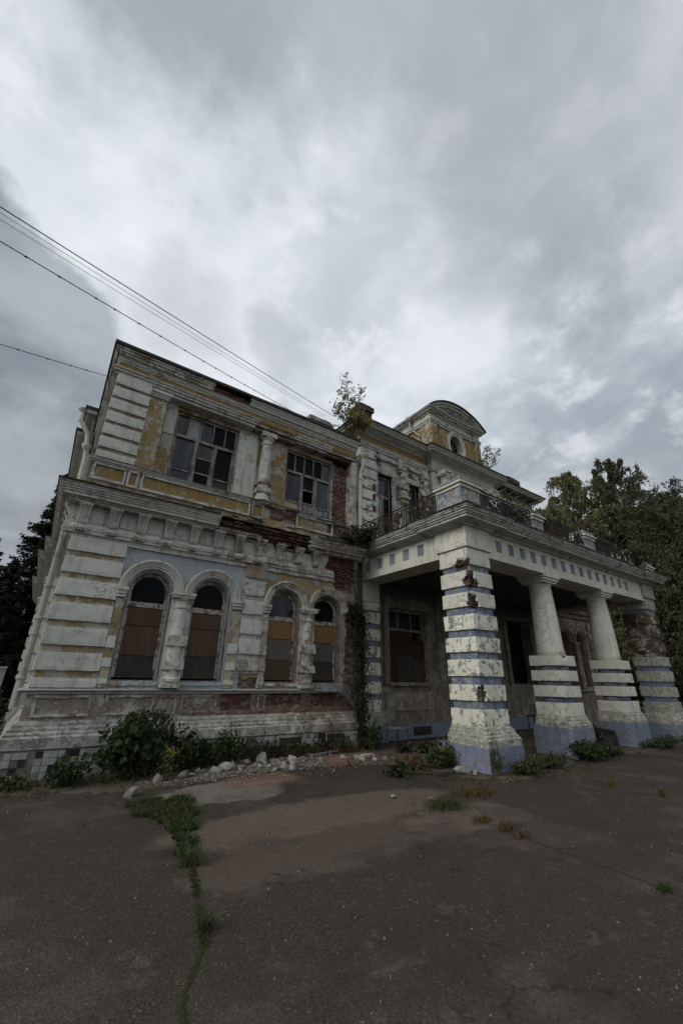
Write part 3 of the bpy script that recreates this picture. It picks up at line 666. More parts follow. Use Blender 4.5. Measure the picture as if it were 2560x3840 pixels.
SI = [(0, 5.755), (.06, 5.755), (.07, 5.785), (.095, 5.795), (.105, 5.825), (0, 5.845)]
part(moulding(SI, SIDE+[(3.5, FY)], .12, .006, (0, .06)), 'sill_moulding', 'plaster_trim'); part(moulding(SI, [(3.52, FY), (4.15, FY)], .07, .02, (.05, .05)), 'sill_moulding', 'plaster_worn'); part(moulding(SI, [(4.95, FY), (6.2, FY)], .07, .025, (.1, .1)), 'sill_moulding', 'plaster_worn')
part(moulding([(.02, 5.85), (.12, 5.83), (.12, 5.838), (.02, 5.865)], [(.95, FY), (6.6, FY)], .2, .008), 'sill_flashing', 'sheet_metal')
part(rough(.04, .74, FY-.005, 10.0, 5.87, 8.1, .2, .006, .01), 'quoin_core', 'plaster_joint')
for z0, z1 in ((7.80, 8.09), (7.46, 7.72), (7.13, 7.38), (6.80, 7.04), (6.46, 6.72), (6.13, 6.38), (5.89, 6.04)): part(rough(0, .765, FY-.055, 10.03, z0, z1, .06, .006, .014), 'quoin_block', 'plaster_quoin')
part(rough(.742, 1.16, FY-.02, 9.5, 5.885, 8.02, .12, .008, .012), 'pilaster', 'plaster_ochre_pale')
mb = MB()
for k, (e, z0, z1) in enumerate(((.02, 7.80, 7.85), (.04, 7.853, 7.91), (.07, 7.913, 7.99))): rough(.78, 1.16+e, FY-.03-e, 9.48, z0, z1, .1, .004, .006, mb=mb)
part(mb, 'capital', 'plaster_trim')
wop = lambda x, z: (1.475 < x < 3.10 or 4.60 < x < 6.20) and 5.87 < z < 7.87
rhole = lambda x, z: x > 6.20
part(skin(fr(9.45), 1.14, 3.70, 5.86, 8.0, .045, lambda x, z: not wop(x, z), .06), 'recess_plaster', 'plaster_ochre_pale'); part(skin(fr(9.451), 3.70, 6.80, 5.86, 8.0, .045, lambda x, z: not wop(x, z) and not rhole(x, z), .06), 'recess_plaster', 'plaster_ochre_pale')
part(rough(3.13, 3.68, 9.425, 9.455, 5.90, 7.99, .12, .004, .004), 'white_panel', 'plaster_white'); part(rough(1.2, 1.46, 9.425, 9.455, 7.1, 7.99, .12, .006, .004), 'white_panel', 'plaster_white')
bricks(DB, 6.2, 6.78, 5.90, 7.92, 9.47, drop=.02)
part(rough(6.76, 6.95, FY-.03, 9.6, 5.86, 8.02, .1, .015, .02), 'pilaster', 'plaster_worn')
rv = MB()
for a, b_ in ((1.475, 3.10), (4.60, 6.20)):
    rv.box(a-.02, a, 9.452, 9.7, 5.87, 7.87); rv.box(b_, b_+.02, 9.452, 9.7, 5.87, 7.87); rv.box(a-.02, b_+.02, 9.452, 9.7, 7.87, 7.89); rv.box(a-.02, b_+.02, FY+.0, 9.7, 5.85, 5.872)
part(rv, 'window_reveal', 'plaster_worn')
# lintel and upper entablature
part(rough(.78, 3.45, FY-.005, 9.50, 7.985, 8.06, .09, .005, .01), 'lintel', 'plaster_white')
part(rough(3.46, 4.75, FY+.04, 9.50, 7.97, 8.06, .05, .035, .02), 'lintel', 'rear_plaster'); part(rough(4.76, 5.85, FY-.0, 9.50, 7.985, 8.06, .08, .01, .01), 'lintel', 'plaster_worn'); part(rough(5.86, 6.93, FY+.05, 9.50, 7.96, 8.06, .05, .035, .02), 'lintel', 'brick_dark')
UA = [(0, 8.062), (.05, 8.062), (.055, 8.12), (.085, 8.13), (.09, 8.185), (.12, 8.20), (.12, 8.225), (0, 8.235)]
part(moulding(UA, SIDE[-2:]+[(3.5, FY)], .12, .004, (0, .08)), 'architrave', 'plaster_trim'); part(moulding(UA, [(4.72, FY), (5.95, FY)], .08, .012, (.1, .1)), 'architrave', 'plaster_trim')
part(moulding([(0, 8.06), (.03, 8.07), (.02, 8.15), (.06, 8.22), (0, 8.235)], [(3.5, FY), (4.7, FY)], .05, .03), 'broken_architrave', 'rear_plaster')
part(moulding([(0, 8.06), (.03, 8.07), (.02, 8.15), (.06, 8.22), (0, 8.235)], [(5.95, FY), (6.95, FY)], .05, .035), 'broken_architrave', 'rear_plaster')
part(skin(fr(FY-.01), 0, 6.95, 8.23, 8.43, .045, lambda x, z: not (1.6 < x < 2.6 and nz(x*2, z*4, 1) > .15 and z < 8.36), .05), 'frieze', 'plaster_ochre'); part(skin(sd(-.01), -13.6, -FY, 8.23, 8.43, .3, lambda u, v: True, .05), 'frieze', 'plaster_ochre')
bricks(DB, 1.6, 2.6, 8.25, 8.41, FY+.02)
BEDM = [(0, 8.41), (.03, 8.41), (.035, 8.45), (.06, 8.465), (.065, 8.51), (.085, 8.525), (.09, 8.545), (0, 8.55)]
CRWN = [(0, 8.545), (.125, 8.55), (.13, 8.62), (.15, 8.63), (.155, 8.68), (.18, 8.70), (.185, 8.745), (0, 8.755)]
part(moulding(BEDM, SIDE[-2:]+[(6.95, FY)], .12, .005), 'bed_moulding', 'plaster_trim')
part(moulding(CRWN, SIDE[-2:]+[(2.14, FY)], .1, .008, (0, .1)), 'cornice', 'plaster_worn'); part(moulding(CRWN, [(3.2, FY), (6.95, FY)], .1, .006, (.08, 0)), 'cornice', 'plaster_trim')
gc = MB(); gc.box(2.1, 3.22, FY-.05, FY, 8.55, 8.75); GQ = part(gc, 'cornice_core', 'brick_dark'); bricks(GQ, 2.12, 3.2, 8.552, 8.71, FY-.10, kind='brick', drop=.08); 
part(moulding([(.0, 8.752), (.205, 8.752), (.225, 8.76), (.225, 8.835), (0, 8.89)], SIDE[-2:]+[(6.95, FY)], .3, .007), 'roof_edge', 'roof_metal')
rf = MB(); rf.add([(-.9, 9.02, 8.79), (7.0, 9.02, 8.79), (7.0, 20, 8.79), (-.9, 20, 8.79), (1.5, 13, 9.6), (7.0, 13, 9.6), (7.0, 16, 9.6), (1.5, 16, 9.6)], [(0, 1, 5, 4), (1, 2, 6, 5), (2, 3, 7, 6), (3, 0, 4, 7), (4, 5, 6, 7)])
rf.v[0] = (-.18, 9.02, 8.79); rf.v[3] = (-.18, 20, 8.79); part(rf, 'roof', 'roof_metal')
part(moulding([(0, 8.95), (.06, 8.95), (.08, 9.05), (.2, 9.12), (.22, 9.2), (.40, 9.22), (.42, 9.34), (0, 9.4)], TALL, .4, .006), 'cornice', 'plaster_trim'); part(moulding([(.1, 9.37), (.47, 9.345), (.48, 9.42), (.1, 9.46)], TALL, .4, .01), 'roof_edge', 'roof_metal'); part(MB().box(-.1, 7, 13.8, 26, 9.4, 9.46), 'roof', 'roof_metal')
# banded half column between the upper windows
UC = empty('half_column', (3.9, 9.33, 5.88), MAN); mb = MB()
mb.lathe([(.21, 5.90), (.21, 5.95), (.19, 5.97), (.19, 6.03), (.17, 6.05), (.155, 6.10), (.155, 6.4), (.15, 7.1), (.14, 7.60), (.165, 7.61), (.165, 7.65), (.14, 7.67), (.14, 7.74), (.175, 7.78), (.19, 7.83)], 3.9, 9.33, 20); mb.build('shaft', 'plaster_trim', UC)
for z0, z1 in ((6.13, 6.27), (6.38, 6.52)): rough(3.705, 4.095, 9.15, 9.46, z0, z1, .06, .012, .02).build('block', 'plaster_worn', UC)
rough(3.69, 4.11, 9.13, 9.46, 7.83, 7.97, .07, .008, .014).build('capital', 'plaster_trim', UC)
# big timber windows
def timber_window(x0, x1, pm):
    o = empty('timber_window', (x0, 9.58, 5.94), MAN); z0, z1 = 5.875, 7.86; y = 9.55; f = MB()
    def bar(a, b_, c_, d_, e=0.0): rough(a, b_, y-.03-e, y+.03, c_, d_, .25, .004, .006, mb=f)
    W = x1-x0; zt = z0+.665*(z1-z0)
    bar(x0, x0+.05, z0, z1); bar(x1-.05, x1, z0, z1); bar(x0+.05, x1-.05, z0, z0+.06); bar(x0+.05, x1-.05, z1-.06, z1); bar(x0+.05, x1-.05, zt-.04, zt+.04, .02)
    for k in range(1, 5): bar(x0+W*k/5-.018, x0+W*k/5+.018, zt+.04, z1-.06)
    cs = [x0+.05, x0+.36*W, x0+.66*W, x1-.05]
    for c in cs[1:3]: bar(c-.035, c+.035, z0+.06, zt-.04, .015)
    hz = {0: (.27,), 1: (.30, .62), 2: (.27,)}
    for k in range(3):
        a = cs[k]+(.035 if k else 0); b_ = cs[k+1]-(.035 if k < 2 else 0)
        for q in (a, b_-.028): bar(q, q+.028, z0+.06, zt-.04, -.012)
        for h in hz[k]: zz = z0+h*(zt-z0)+.04; bar(a+.028, b_-.028, zz-.02, zz+.02, -.01)
    f.build('frame', 'frame_wood', o)
    i = 0
    def pane(a, b_, c_, d_):
        nonlocal i; m = pm[i % len(pm)]; i += 1
        if m is None: return
        tl = R.uniform(-.006, .006)
        MB().add([(a, y+.012+tl, c_), (b_, y+.012-tl, c_), (b_, y+.012-tl, d_), (a, y+.012+tl, d_), (a, y+.016+tl, c_), (b_, y+.016-tl, c_), (b_, y+.016-tl, d_), (a, y+.016+tl, d_)], [(0,3,2,1),(4,5,6,7),(0,1,5,4),(1,2,6,5),(2,3,7,6),(3,0,4,7)]).build('pane', m, o)
    for k in range(5): pane(x0+W*k/5+.012, x0+W*(k+1)/5-.012, zt+.03, z1-.05)
    for k in range(3):
        a, b_ = cs[k]+.03, cs[k+1]-.03; hs = [z0+.05]+[z0+h*(zt-z0)+.04 for h in hz[k]]+[zt-.03]
        for q in range(len(hs)-1): pane(a, b_, hs[q]+.015, hs[q+1]-.015)
timber_window(1.485, 3.09, ['glass_haze', 'glass_white', 'glass_haze', 'glass_painted_dark', 'glass_painted_dark', 'glass_haze', 'glass_haze', 'glass_painted_dark', 'glass_painted_dark', 'glass_haze', 'plywood_dark', 'glass_painted_dark'])
timber_window(4.61, 6.19, ['glass_painted_dark', 'glass_painted_dark', 'glass_painted_dark', 'glass_painted_dark', 'glass_haze', 'board_cream', 'glass_haze', 'glass_white', None, 'glass_painted_dark', 'glass_white', 'glass_haze'])

# ------------------------------------------------------------------ centre block (upper storey above the porch)
CY = 9.6; CXM = 12.7                                   # wall plane, axis of symmetry
mir = lambda x: 2*CXM-x
cc = MB()
cc.box(7.46, 8.18, CY+.03, 10.1, 5.0, 9.6); cc.box(8.18, 8.86, CY+.05, 10.1, 8.25, 9.6); cc.box(8.18, 8.86, CY+.05, 10.1, 5.0, 6.0)
cc.box(8.86, 9.58, CY+.05, 10.1, 5.0, 9.6); cc.box(9.58, 10.2, CY+.05, 10.1, 8.25, 9.6); cc.box(9.58, 10.2, CY+.05, 10.1, 5.0, 6.0); cc.box(10.2, 15.2, CY+.05, 10.1, 5.0, 9.6)
cc.box(15.2, 17.96, CY+.03, 10.1, 5.0, 9.6); cc.box(7.46, 7.9, 10.1, 18, 0, 9.6); cc.box(17.5, 17.96, 10.1, 18, 0, 9.6); cc.box(7.9, 17.5, 17.6, 18, 0, 9.6)
part(cc, 'masonry', 'plaster_shade')
room_box(7.95, 17.45, 10.11, 14.5, 5.4, 9.4)
wop2 = lambda x, z: (8.18 < x < 8.86 or 9.58 < x < 10.2 or 15.2 < x < 15.82 or 16.54 < x < 17.22) and 6.0 < z < 8.25
part(skin(fr(CY), 8.05, 10.8, 5.32, 9.12, .05, lambda x, z: not wop2(x, z) and not (z > 8.5 and nz(x*2.5, z*3, 5) > .3) and not (x < 8.3 and z < 8.3 and nz(x*3, z*2, 6) > .1), .045), 'wall_plaster', 'plaster_white')
part(skin(fr(CY), 14.6, 17.5, 5.32, 9.12, .06, lambda x, z: True, .03), 'wall_plaster', 'plaster_white')
part(rough(7.44, 8.08, CY-.02, 10.3, 5.30, 9.12, .2, .006, .01), 'quoin_core', 'plaster_worn'); part(rough(mir(8.08), mir(7.44), CY-.02, 10.3, 5.30, 9.12, .2, .006, .01), 'quoin_core', 'plaster_worn')
for k in range(9):
    z0 = 5.55+k*.395
    part(rough(7.40, 8.09, CY-.07, 10.2, z0, z0+.315, .055, .008, .016, chips=(((8.05, CY-.06, z0+.1), .16, .05),) if k in (3, 4, 5) else ()), 'quoin_block', ['plaster_quoin', 'brick_dark'] if k > 5 else ['plaster_pillar', 'brick_dark'])
    part(rough(mir(8.09), mir(7.40), CY-.07, 10.2, z0, z0+.315, .2, .008, .016), 'quoin_block', 'plaster_trim')
# projecting middle bay
part(rough(10.78, mir(10.78), CY-.22, CY+.06, 5.32, 9.12, .25, .006, .01), 'projecting_bay', 'plaster_white')
BAY = [(7.42, 18), (7.42, CY), (10.76, CY), (10.76, CY-.24), (mir(10.76), CY-.24), (mir(10.76), CY), (17.98, CY), (17.98, 18)]
part(moulding([(0, 9.10), (.05, 9.10), (.055, 9.17), (.09, 9.18), (.10, 9.25), (.13, 9.27), (.13, 9.29), (0, 9.30)], BAY, .15, .004), 'architrave', 'plaster_trim')
part(moulding([(0, 9.295), (.02, 9.295), (.02, 9.60), (0, 9.60)], BAY[:3], .2, .004), 'frieze', 'plaster_ochre'); part(moulding([(0, 9.295), (.02, 9.295), (.02, 9.60), (0, 9.60)], BAY[2:6], .2, .004), 'frieze', 'plaster_white'); part(moulding([(0, 9.295), (.02, 9.295), (.02, 9.60), (0, 9.60)], BAY[5:], .2, .004), 'frieze', 'plaster_ochre_pale')
part(moulding([(0, 9.595), (.05, 9.595), (.06, 9.64), (.12, 9.67), (.20, 9.69), (.22, 9.73), (.40, 9.74), (.40, 9.80), (.44, 9.81), (.46, 9.85), (.49, 9.86), (.49, 9.885), (0, 9.92)], BAY, .12, .005), 'cornice', 'plaster_trim')
part(moulding([(.2, 9.90), (.52, 9.888), (.53, 9.93), (.2, 9.97)], BAY, .25, .010), 'roof_edge', 'roof_metal')
rf = MB(); rf.add([(6.95, 9.1, 9.93), (18.45, 9.1, 9.93), (18.45, 18.3, 9.93), (6.95, 18.3, 9.93), (10.5, 13.3, 11.2), (14.9, 13.3, 11.2)], [(0, 1, 5, 4), (1, 2, 5), (2, 3, 4, 5), (3, 0, 4)]); part(rf, 'roof', 'roof_metal')
for k in range(14): part(MB().box(15.2+k*.2, 15.3+k*.2, CY-.46, CY, 9.60, 9.68), 'rafter_end', 'bark') if k % 3 != 1 else None
# tall windows behind the balcony
def tall_window(x0, x1, pm):
    o = empty('tall_window', (x0, CY+.2, 6.0), MAN); f = MB(); y = CY+.17; z0, z1 = 6.0, 8.25
    for q in ((x0, x0+.06, z0, z1), (x1-.06, x1, z0, z1), (x0+.06, x1-.06, z1-.07, z1), (x0+.06, x1-.06, z0, z0+.07), (x0+.06, x1-.06, 7.42, 7.53), ((x0+x1)/2-.03, (x0+x1)/2+.03, z0+.07, 7.42)): rough(q[0], q[1], y-.03, y+.03, q[2], q[3], .25, .004, .006, mb=f)
    f.build('frame', 'frame_wood', o)
    for q, m in zip(((x0+.05, x1-.05, 7.52, z1-.06), (x0+.05, (x0+x1)/2-.02, z0+.06, 7.43), ((x0+x1)/2+.02, x1-.05, z0+.06, 7.43)), pm): MB().box(q[0], q[1], y-.002, y+.003, q[2], q[3]).build('pane', m, o)
    mb = MB(); mb.box(x0-.02, x0, CY+.002, 10.1, z0, z1); mb.box(x1, x1+.02, CY+.002, 10.1, z0, z1); mb.box(x0, x1, CY+.002, 10.1, z1, z1+.02); mb.build('reveal', 'brick_dark', o)
    mb = MB(); rough(x0-.14, x0-.005, CY-.05, CY+.04, z0, z1+.02, .1, .012, .015, mb=mb); rough(x1+.005, x1+.14, CY-.05, CY+.04, z0, z1+.02, .1, .012, .015, mb=mb); rough(x0-.16, x1+.16, CY-.07, CY+.04, z1+.022, z1+.17, .1, .012, .015, mb=mb); rough(x0-.2, x1+.2, CY-.13, CY+.04, z1+.55, z1+.66, .1, .02, .02, mb=mb); mb.build('surround', 'plaster_worn', o)
tall_window(8.18, 8.86, ('glass_haze', 'glass_white', 'glass_painted_dark')); tall_window(9.58, 10.2, ('glass_haze', 'glass_painted_dark', 'glass_painted_dark')); tall_window(15.2, 15.82, ('glass_painted_dark',)*3); tall_window(16.54, 17.22, ('glass_painted_dark',)*3)
# carved half figure between the windows, on a console
def caryatid(cx):
    o = empty('caryatid', (cx, CY, 7.25), MAN); mb = MB(); ys = CY-.16
    secs = [(7.56, .16, .11, 0), (7.66, .19, .13, 0), (7.80, .15, .11, 0), (7.92, .17, .13, -.01), (8.02, .21, .13, -.01), (8.10, .22, .11, 0), (8.16, .13, .09, 0), (8.20, .06, .06, 0), (8.245, .058, .06, -.01), (8.29, .085, .09, -.03), (8.36, .10, .11, -.035), (8.43, .10, .11, -.03), (8.49, .075, .085, -.02), (8.52, .02, .02, -.01)]
    n = 14; vs = []; 
    for z, rx, ry, oy in secs:
        for k in range(n):
            a = k*math.tau/n; j = 1+.10*nz(math.cos(a)*2.2+cx, math.sin(a)*2.2, z*9)
            vs.append((cx+rx*math.cos(a)*j, ys+oy+ry*math.sin(a)*j, z))
    fs = [(i*n+k, i*n+(k+1) % n, (i+1)*n+(k+1) % n, (i+1)*n+k) for i in range(len(secs)-1) for k in range(n)]+[tuple(range(n-1, -1, -1)), tuple((len(secs)-1)*n+k for k in range(n))]
    mb.add(vs, fs); mb.build('figure', 'plaster_worn', o, True)
    mb = MB()
    for s_ in (-1, 1): mb.tube([(cx+s_*.20, ys, 8.08), (cx+s_*.235, ys-.03, 7.93), (cx+s_*.12, ys-.13, 7.82), (cx, ys-.15, 7.84)], [.055, .05, .042, .035], 8)
    mb.build('folded_arms', 'plaster_worn', o, True)
    mb = MB(); rough(cx-.2, cx+.2, CY-.33, CY+.02, 7.46, 7.555, .07, .01, .015, mb=mb); rough(cx-.15, cx+.15, CY-.26, CY+.02, 7.30, 7.457, .07, .01, .02, mb=mb); mb.build('console', 'plaster_worn', o)
    mb = MB(); rough(cx-.13, cx+.13, CY-.18, CY+.02, 8.53, 8.62, .07, .01, .015, mb=mb); rough(cx-.17, cx+.17, CY-.22, CY+.02, 8.623, 8.72, .07, .01, .015, mb=mb); rough(cx-.14, cx+.14, CY-.17, CY+.02, 8.723, 9.09, .07, .012, .02, mb=mb); mb.build('bracket', 'plaster_worn', o)
    rough(cx-.15, cx+.15, CY-.07, CY+.02, 5.9, 7.297, .12, .008, .012).build('pilaster', 'plaster_white', o)
caryatid(9.24); caryatid(10.42); caryatid(mir(9.24))
def ionic(cx):
    o = empty('ionic_column', (cx, CY-.4, 5.35), MAN); y = CY-.42; mb = MB()
    mb.lathe([(.26, 5.36), (.26, 5.45), (.22, 5.5), (.21, 5.6), (.20, 7.5), (.175, 8.72), (.2, 8.74), (.2, 8.78), (.18, 8.8), (.18, 8.9)], cx, y, 22); mb.build('shaft', 'plaster_white', o, False)
    mb = MB(); rough(cx-.24, cx+.24, y-.22, y+.24, 9.02, 9.095, .1, .004, .008, mb=mb); rough(cx-.19, cx+.19, y-.17, y+.2, 8.88, 9.017, .1, .004, .01, mb=mb)
    for s_ in (-1, 1):
        pts = [(cx+s_*.22+.105*(1-k/26)*math.cos(k*.62+ (0 if s_ > 0 else math.pi))*1.0, y-.18-.0015*k, 8.93+.105*(1-k/26)*math.sin(k*.62)*s_) for k in range(22)]
        mb.tube(pts, .022, 6); mb.tube([(cx+s_*.22, y-.19, 8.93), (cx+s_*.22, y+.2, 8.93)], .085, 12)
    mb.build('capital', 'plaster_trim', o)
ionic(11.25); ionic(mir(11.25))

# attic dormer with segmental pediment and oval window
DM = empty('dormer', (CXM, CY, 9.9), MAN); DY = 9.62; a, b_ = 11.12, mir(11.12)
rx, rz, ozc = .40, .52, 10.98
inov = lambda x, z, k=1.0: ((x-CXM)/(rx*k))**2+((z-ozc)/(rz*k))**2 < 1
skin(fr(DY), a, b_, 9.92, 11.72, .05, lambda x, z: not inov(x, z), .05, jit=.1).build('front_plaster', 'plaster_ochre_pale', DM)
mb = MB(); mb.box(a+.02, a+.3, DY+.05, 12.6, 9.9, 12.5); mb.box(b_-.3, b_-.02, DY+.05, 12.6, 9.9, 12.5); mb.box(a+.3, b_-.3, DY+.4, 12.6, 9.9, 12.5); mb.box(a+.02, b_-.02, DY+.04, DY+.4, 11.66, 12.5); mb.build('side_wall', 'plaster_ochre_pale', DM)
for x0, x1 in ((a-.03, a+.34), (b_-.34, b_+.03)): rough(x0, x1, DY-.09, DY+.5, 9.95, 11.62, .12, .008, .014).build('pilaster', 'plaster_ochre_pale', DM); rough(x0+.07, x1-.07, DY-.105, DY-.08, 10.5, 11.4, .2, .004, .006).build('ochre_panel', 'plaster_ochre', DM); rough(x0-.05, x1+.05, DY-.16, DY+.5, 10.28, 10.42, .1, .02, .02).build('pilaster_base', 'rear_plaster', DM)
for x0, x1 in ((a+.42, a+.82), (b_-.82, b_-.42)): rough(x0, x1, DY-.03, DY+.01, 10.55, 11.45, .2, .004, .006).build('ochre_panel', 'plaster_ochre', DM)
mb = MB(); n = 28; pr_ = [(1.42, .0), (1.42, -.06), (1.28, -.075), (1.2, -.05), (1.0, -.02), (.98, .3)]
vs = [(CXM+rx*k*math.cos(i*math.tau/n), DY+o_, ozc+rz*k*math.sin(i*math.tau/n)) for i in range(n) for k, o_ in pr_]; m = len(pr_)
mb.add(vs, [(i*m+k, ((i+1) % n)*m+k, ((i+1) % n)*m+k+1, i*m+k+1) for i in range(n) for k in range(m-1)]); mb.build('oval_surround', 'plaster_trim', DM)
mb = MB(); mb.add([(CXM+rx*math.cos(i*math.tau/n), DY+.27, ozc+rz*math.sin(i*math.tau/n)) for i in range(n)], [tuple(range(n))]); mb.build('oval_pane', 'glass_painted_dark', DM)
mb = MB()
for k in (-.16, .16): mb.tube([(CXM+k, DY+.24, ozc-rz*.9), (CXM+k*.4, DY+.24, ozc+rz*.9)], .016, 5)
for k in (-.2, .12): mb.tube([(CXM-rx*.9, DY+.24, ozc+k), (CXM+rx*.9, DY+.24, ozc+k)], .014, 5)
mb.build('oval_glazing_bar', 'frame_wood', DM)
DP = [(a, 12.6), (a, DY), (b_, DY), (b_, 12.6)]; DPB = [(a, 12.6), (a, DY-.06), (a+.42, DY-.06), (a+.42, DY), (b_-.42, DY), (b_-.42, DY-.06), (b_, DY-.06), (b_, 12.6)]
moulding([(0, 11.62), (.05, 11.62), (.06, 11.70), (.09, 11.72), (.09, 11.75), (0, 11.76)], DPB, .15, .005).build('architrave', 'plaster_cornice', DM)
moulding([(0, 11.76), (.02, 11.76), (.02, 12.05), (0, 12.05)], DPB, .3, .003).build('frieze', 'plaster_cornice', DM)
moulding([(0, 12.04), (.06, 12.04), (.08, 12.09), (.16, 12.12), (.17, 12.17), (.24, 12.20), (.25, 12.24), (0, 12.27)], DPB, .15, .005).build('cornice', 'plaster_cornice', DM)
# pediment: chord, height -> arc
hw, hh = 1.80, .66; rr = (hw*hw+hh*hh)/(2*hh); zc = 12.27+hh-rr; a1 = math.asin(hw/rr)
arch_sweep(CXM, zc, [(rr-.30, .1), (rr-.30, -.10), (rr-.22, -.12), (rr-.2, -.2), (rr-.13, -.22), (rr-.11, -.29), (rr-.03, -.31), (rr-.02, .1)], DY, 30, math.pi/2-a1*.97, math.pi/2+a1*.97).build('arched_cornice', 'plaster_cornice', DM)
arch_sweep(CXM, zc, [(rr-.018, 3.0), (rr-.018, -.36), (rr+.03, -.37), (rr+.03, 3.0)], DY, 30, math.pi/2-a1*1.02, math.pi/2+a1*1.02).build('roof', 'roof_metal', DM)
mb = MB(); pts = [(CXM+(rr-.28)*math.sin(q), (rr-.28)*math.cos(q)+zc) for q in np.linspace(-a1*.93, a1*.93, 24)]
mb.add([(x, DY-.02, max(z, 12.25)) for x, z in pts]+[(x, DY-.02, 12.24) for x, z in pts], [(i, i+1, 24+i+1, 24+i) for i in range(23)]); mb.build('tympanum', 'rear_plaster', DM)
mb = MB()
for k in range(70):
    q = R.uniform(-1, 1)*abs(R.uniform(.2, 1))**.5; x = CXM+q*1.15; top = math.sqrt(max(0, (rr-.30)**2-(x-CXM)**2))+zc; z = R.uniform(12.30, max(12.33, top-.06)); r_ = R.uniform(.05, .12)
    p0 = Vector((x, DY-.03, z)); an = R.uniform(0, 6.3)
    mb.tube([p0, p0+Vector((math.cos(an)*r_, -.06, math.sin(an)*r_)), p0+Vector((math.cos(an+.9)*r_*1.8, -.05, math.sin(an+.9)*r_*1.8)), p0+Vector((math.cos(an+1.6)*r_*2, 0, math.sin(an+1.6)*r_*2))], [.045, .07, .05, .02], 6)
mb.build('relief_ornament', 'stone_grey', DM, True)
# the dormer's rain pipe on its left side
mb = MB(); mb.lathe([(.06, 12.05), (.13, 12.12), (.14, 12.25)], a-.22, 10.6, 10); mb.tube([(a-.22, 10.6, 12.1), (a-.2, 10.55, 11.7), (a-.06, 10.2, 11.2), (a-.08, 10.15, 10.3)], .045, 8); part(mb, 'drainpipe', 'pipe_rust')
# chimneys
def chimney(x0, x1, y0, y1, z0, z1, mat, lab):
    o = empty('chimney', (x0, y0, z0), MAN); k = 0; z = z0
    while z < z1-.01:
        e = .07 if z > z1-.35 and z < z1-.12 else .0
        rough(x0-e, x1+e, y0-e, y1+e, z+.004, min(z+.115, z1), .12, .02, .012).build('course', mat, o); z += .12
chimney(8.12, 8.72, 10.5, 11.05, 10.3, 11.82, 'brick_core', ''); chimney(16.9, 17.75, 9.95, 10.5, 10.0, 11.05, 'brick_core', ''); chimney(5.95, 6.85, 10.6, 11.3, 8.8, 10.35, 'stone_grey', '')

# drainpipes of the wing and the inner corner
def hopper(x, y, z, mb): mb.lathe([(.055, z-.16), (.06, z-.10), (.12, z-.03), (.125, z), (.14, z+.005), (.14, z+.04)], x, y, 12)
mb = MB(); hopper(7.12, 9.02, 8.28, mb); mb.tube([(7.12, 9.02, 8.2), (7.12, 9.02, 7.98), (7.09, 9.13, 7.7), (7.08, 9.14, 7.2), (7.08, 9.14, 5.3)], .06, 10)
for z in (7.5, 6.55, 5.9): mb.lathe([(.062, z-.03), (.075, z-.02), (.075, z+.02), (.062, z+.03)], 7.08, 9.14, 10)
part(mb, 'drainpipe', 'pipe_paint')
mb = MB(); mb.tube([(7.08, 9.14, 4.75), (7.08, 9.16, 4.3), (7.08, 9.18, 3.6), (7.08, 9.18, .35)], .065, 10); 
for z in (4.35, 3.5, 2.4, 1.3): mb.lathe([(.067, z-.03), (.085, z-.02), (.085, z+.02), (.067, z+.03)], 7.08, 9.18, 10)
part(mb, 'drainpipe', 'pipe_dark')
mb = MB(); hopper(-.62, 13.5, 9.32, mb); mb.tube([(-.62, 13.5, 9.2), (-.61, 13.5, 8.95), (-.34, 13.52, 8.55), (-.28, 13.52, 8.2), (-.22, 13.55, 7.7), (-.16, 13.58, 5.1)], .07, 10); mb.lathe([(.075, 8.0), (.13, 8.1), (.14, 8.18), (.075, 8.22)], -.27, 13.52, 10); part(mb, 'drainpipe', 'pipe_paint')
mb = MB(); mb.tube([(-.15, 10.25, 4.7), (-.15, 10.25, 3.2), (-.14, 10.25, 1.0)], .06, 10)
for z in (3.25, 2.6, 2.3, 1.5): mb.lathe([(.062, z-.03), (.08, z-.02), (.08, z+.02), (.062, z+.03)], -.148, 10.25, 10)
part(mb, 'drainpipe', 'pipe_rust')
# link wall between the wing and the porch, behind the pipes
lk = MB(); lk.box(6.94, 7.5, 9.66, 10.1, 0, 8.4); part(lk, 'link_wall', 'plaster_worn')

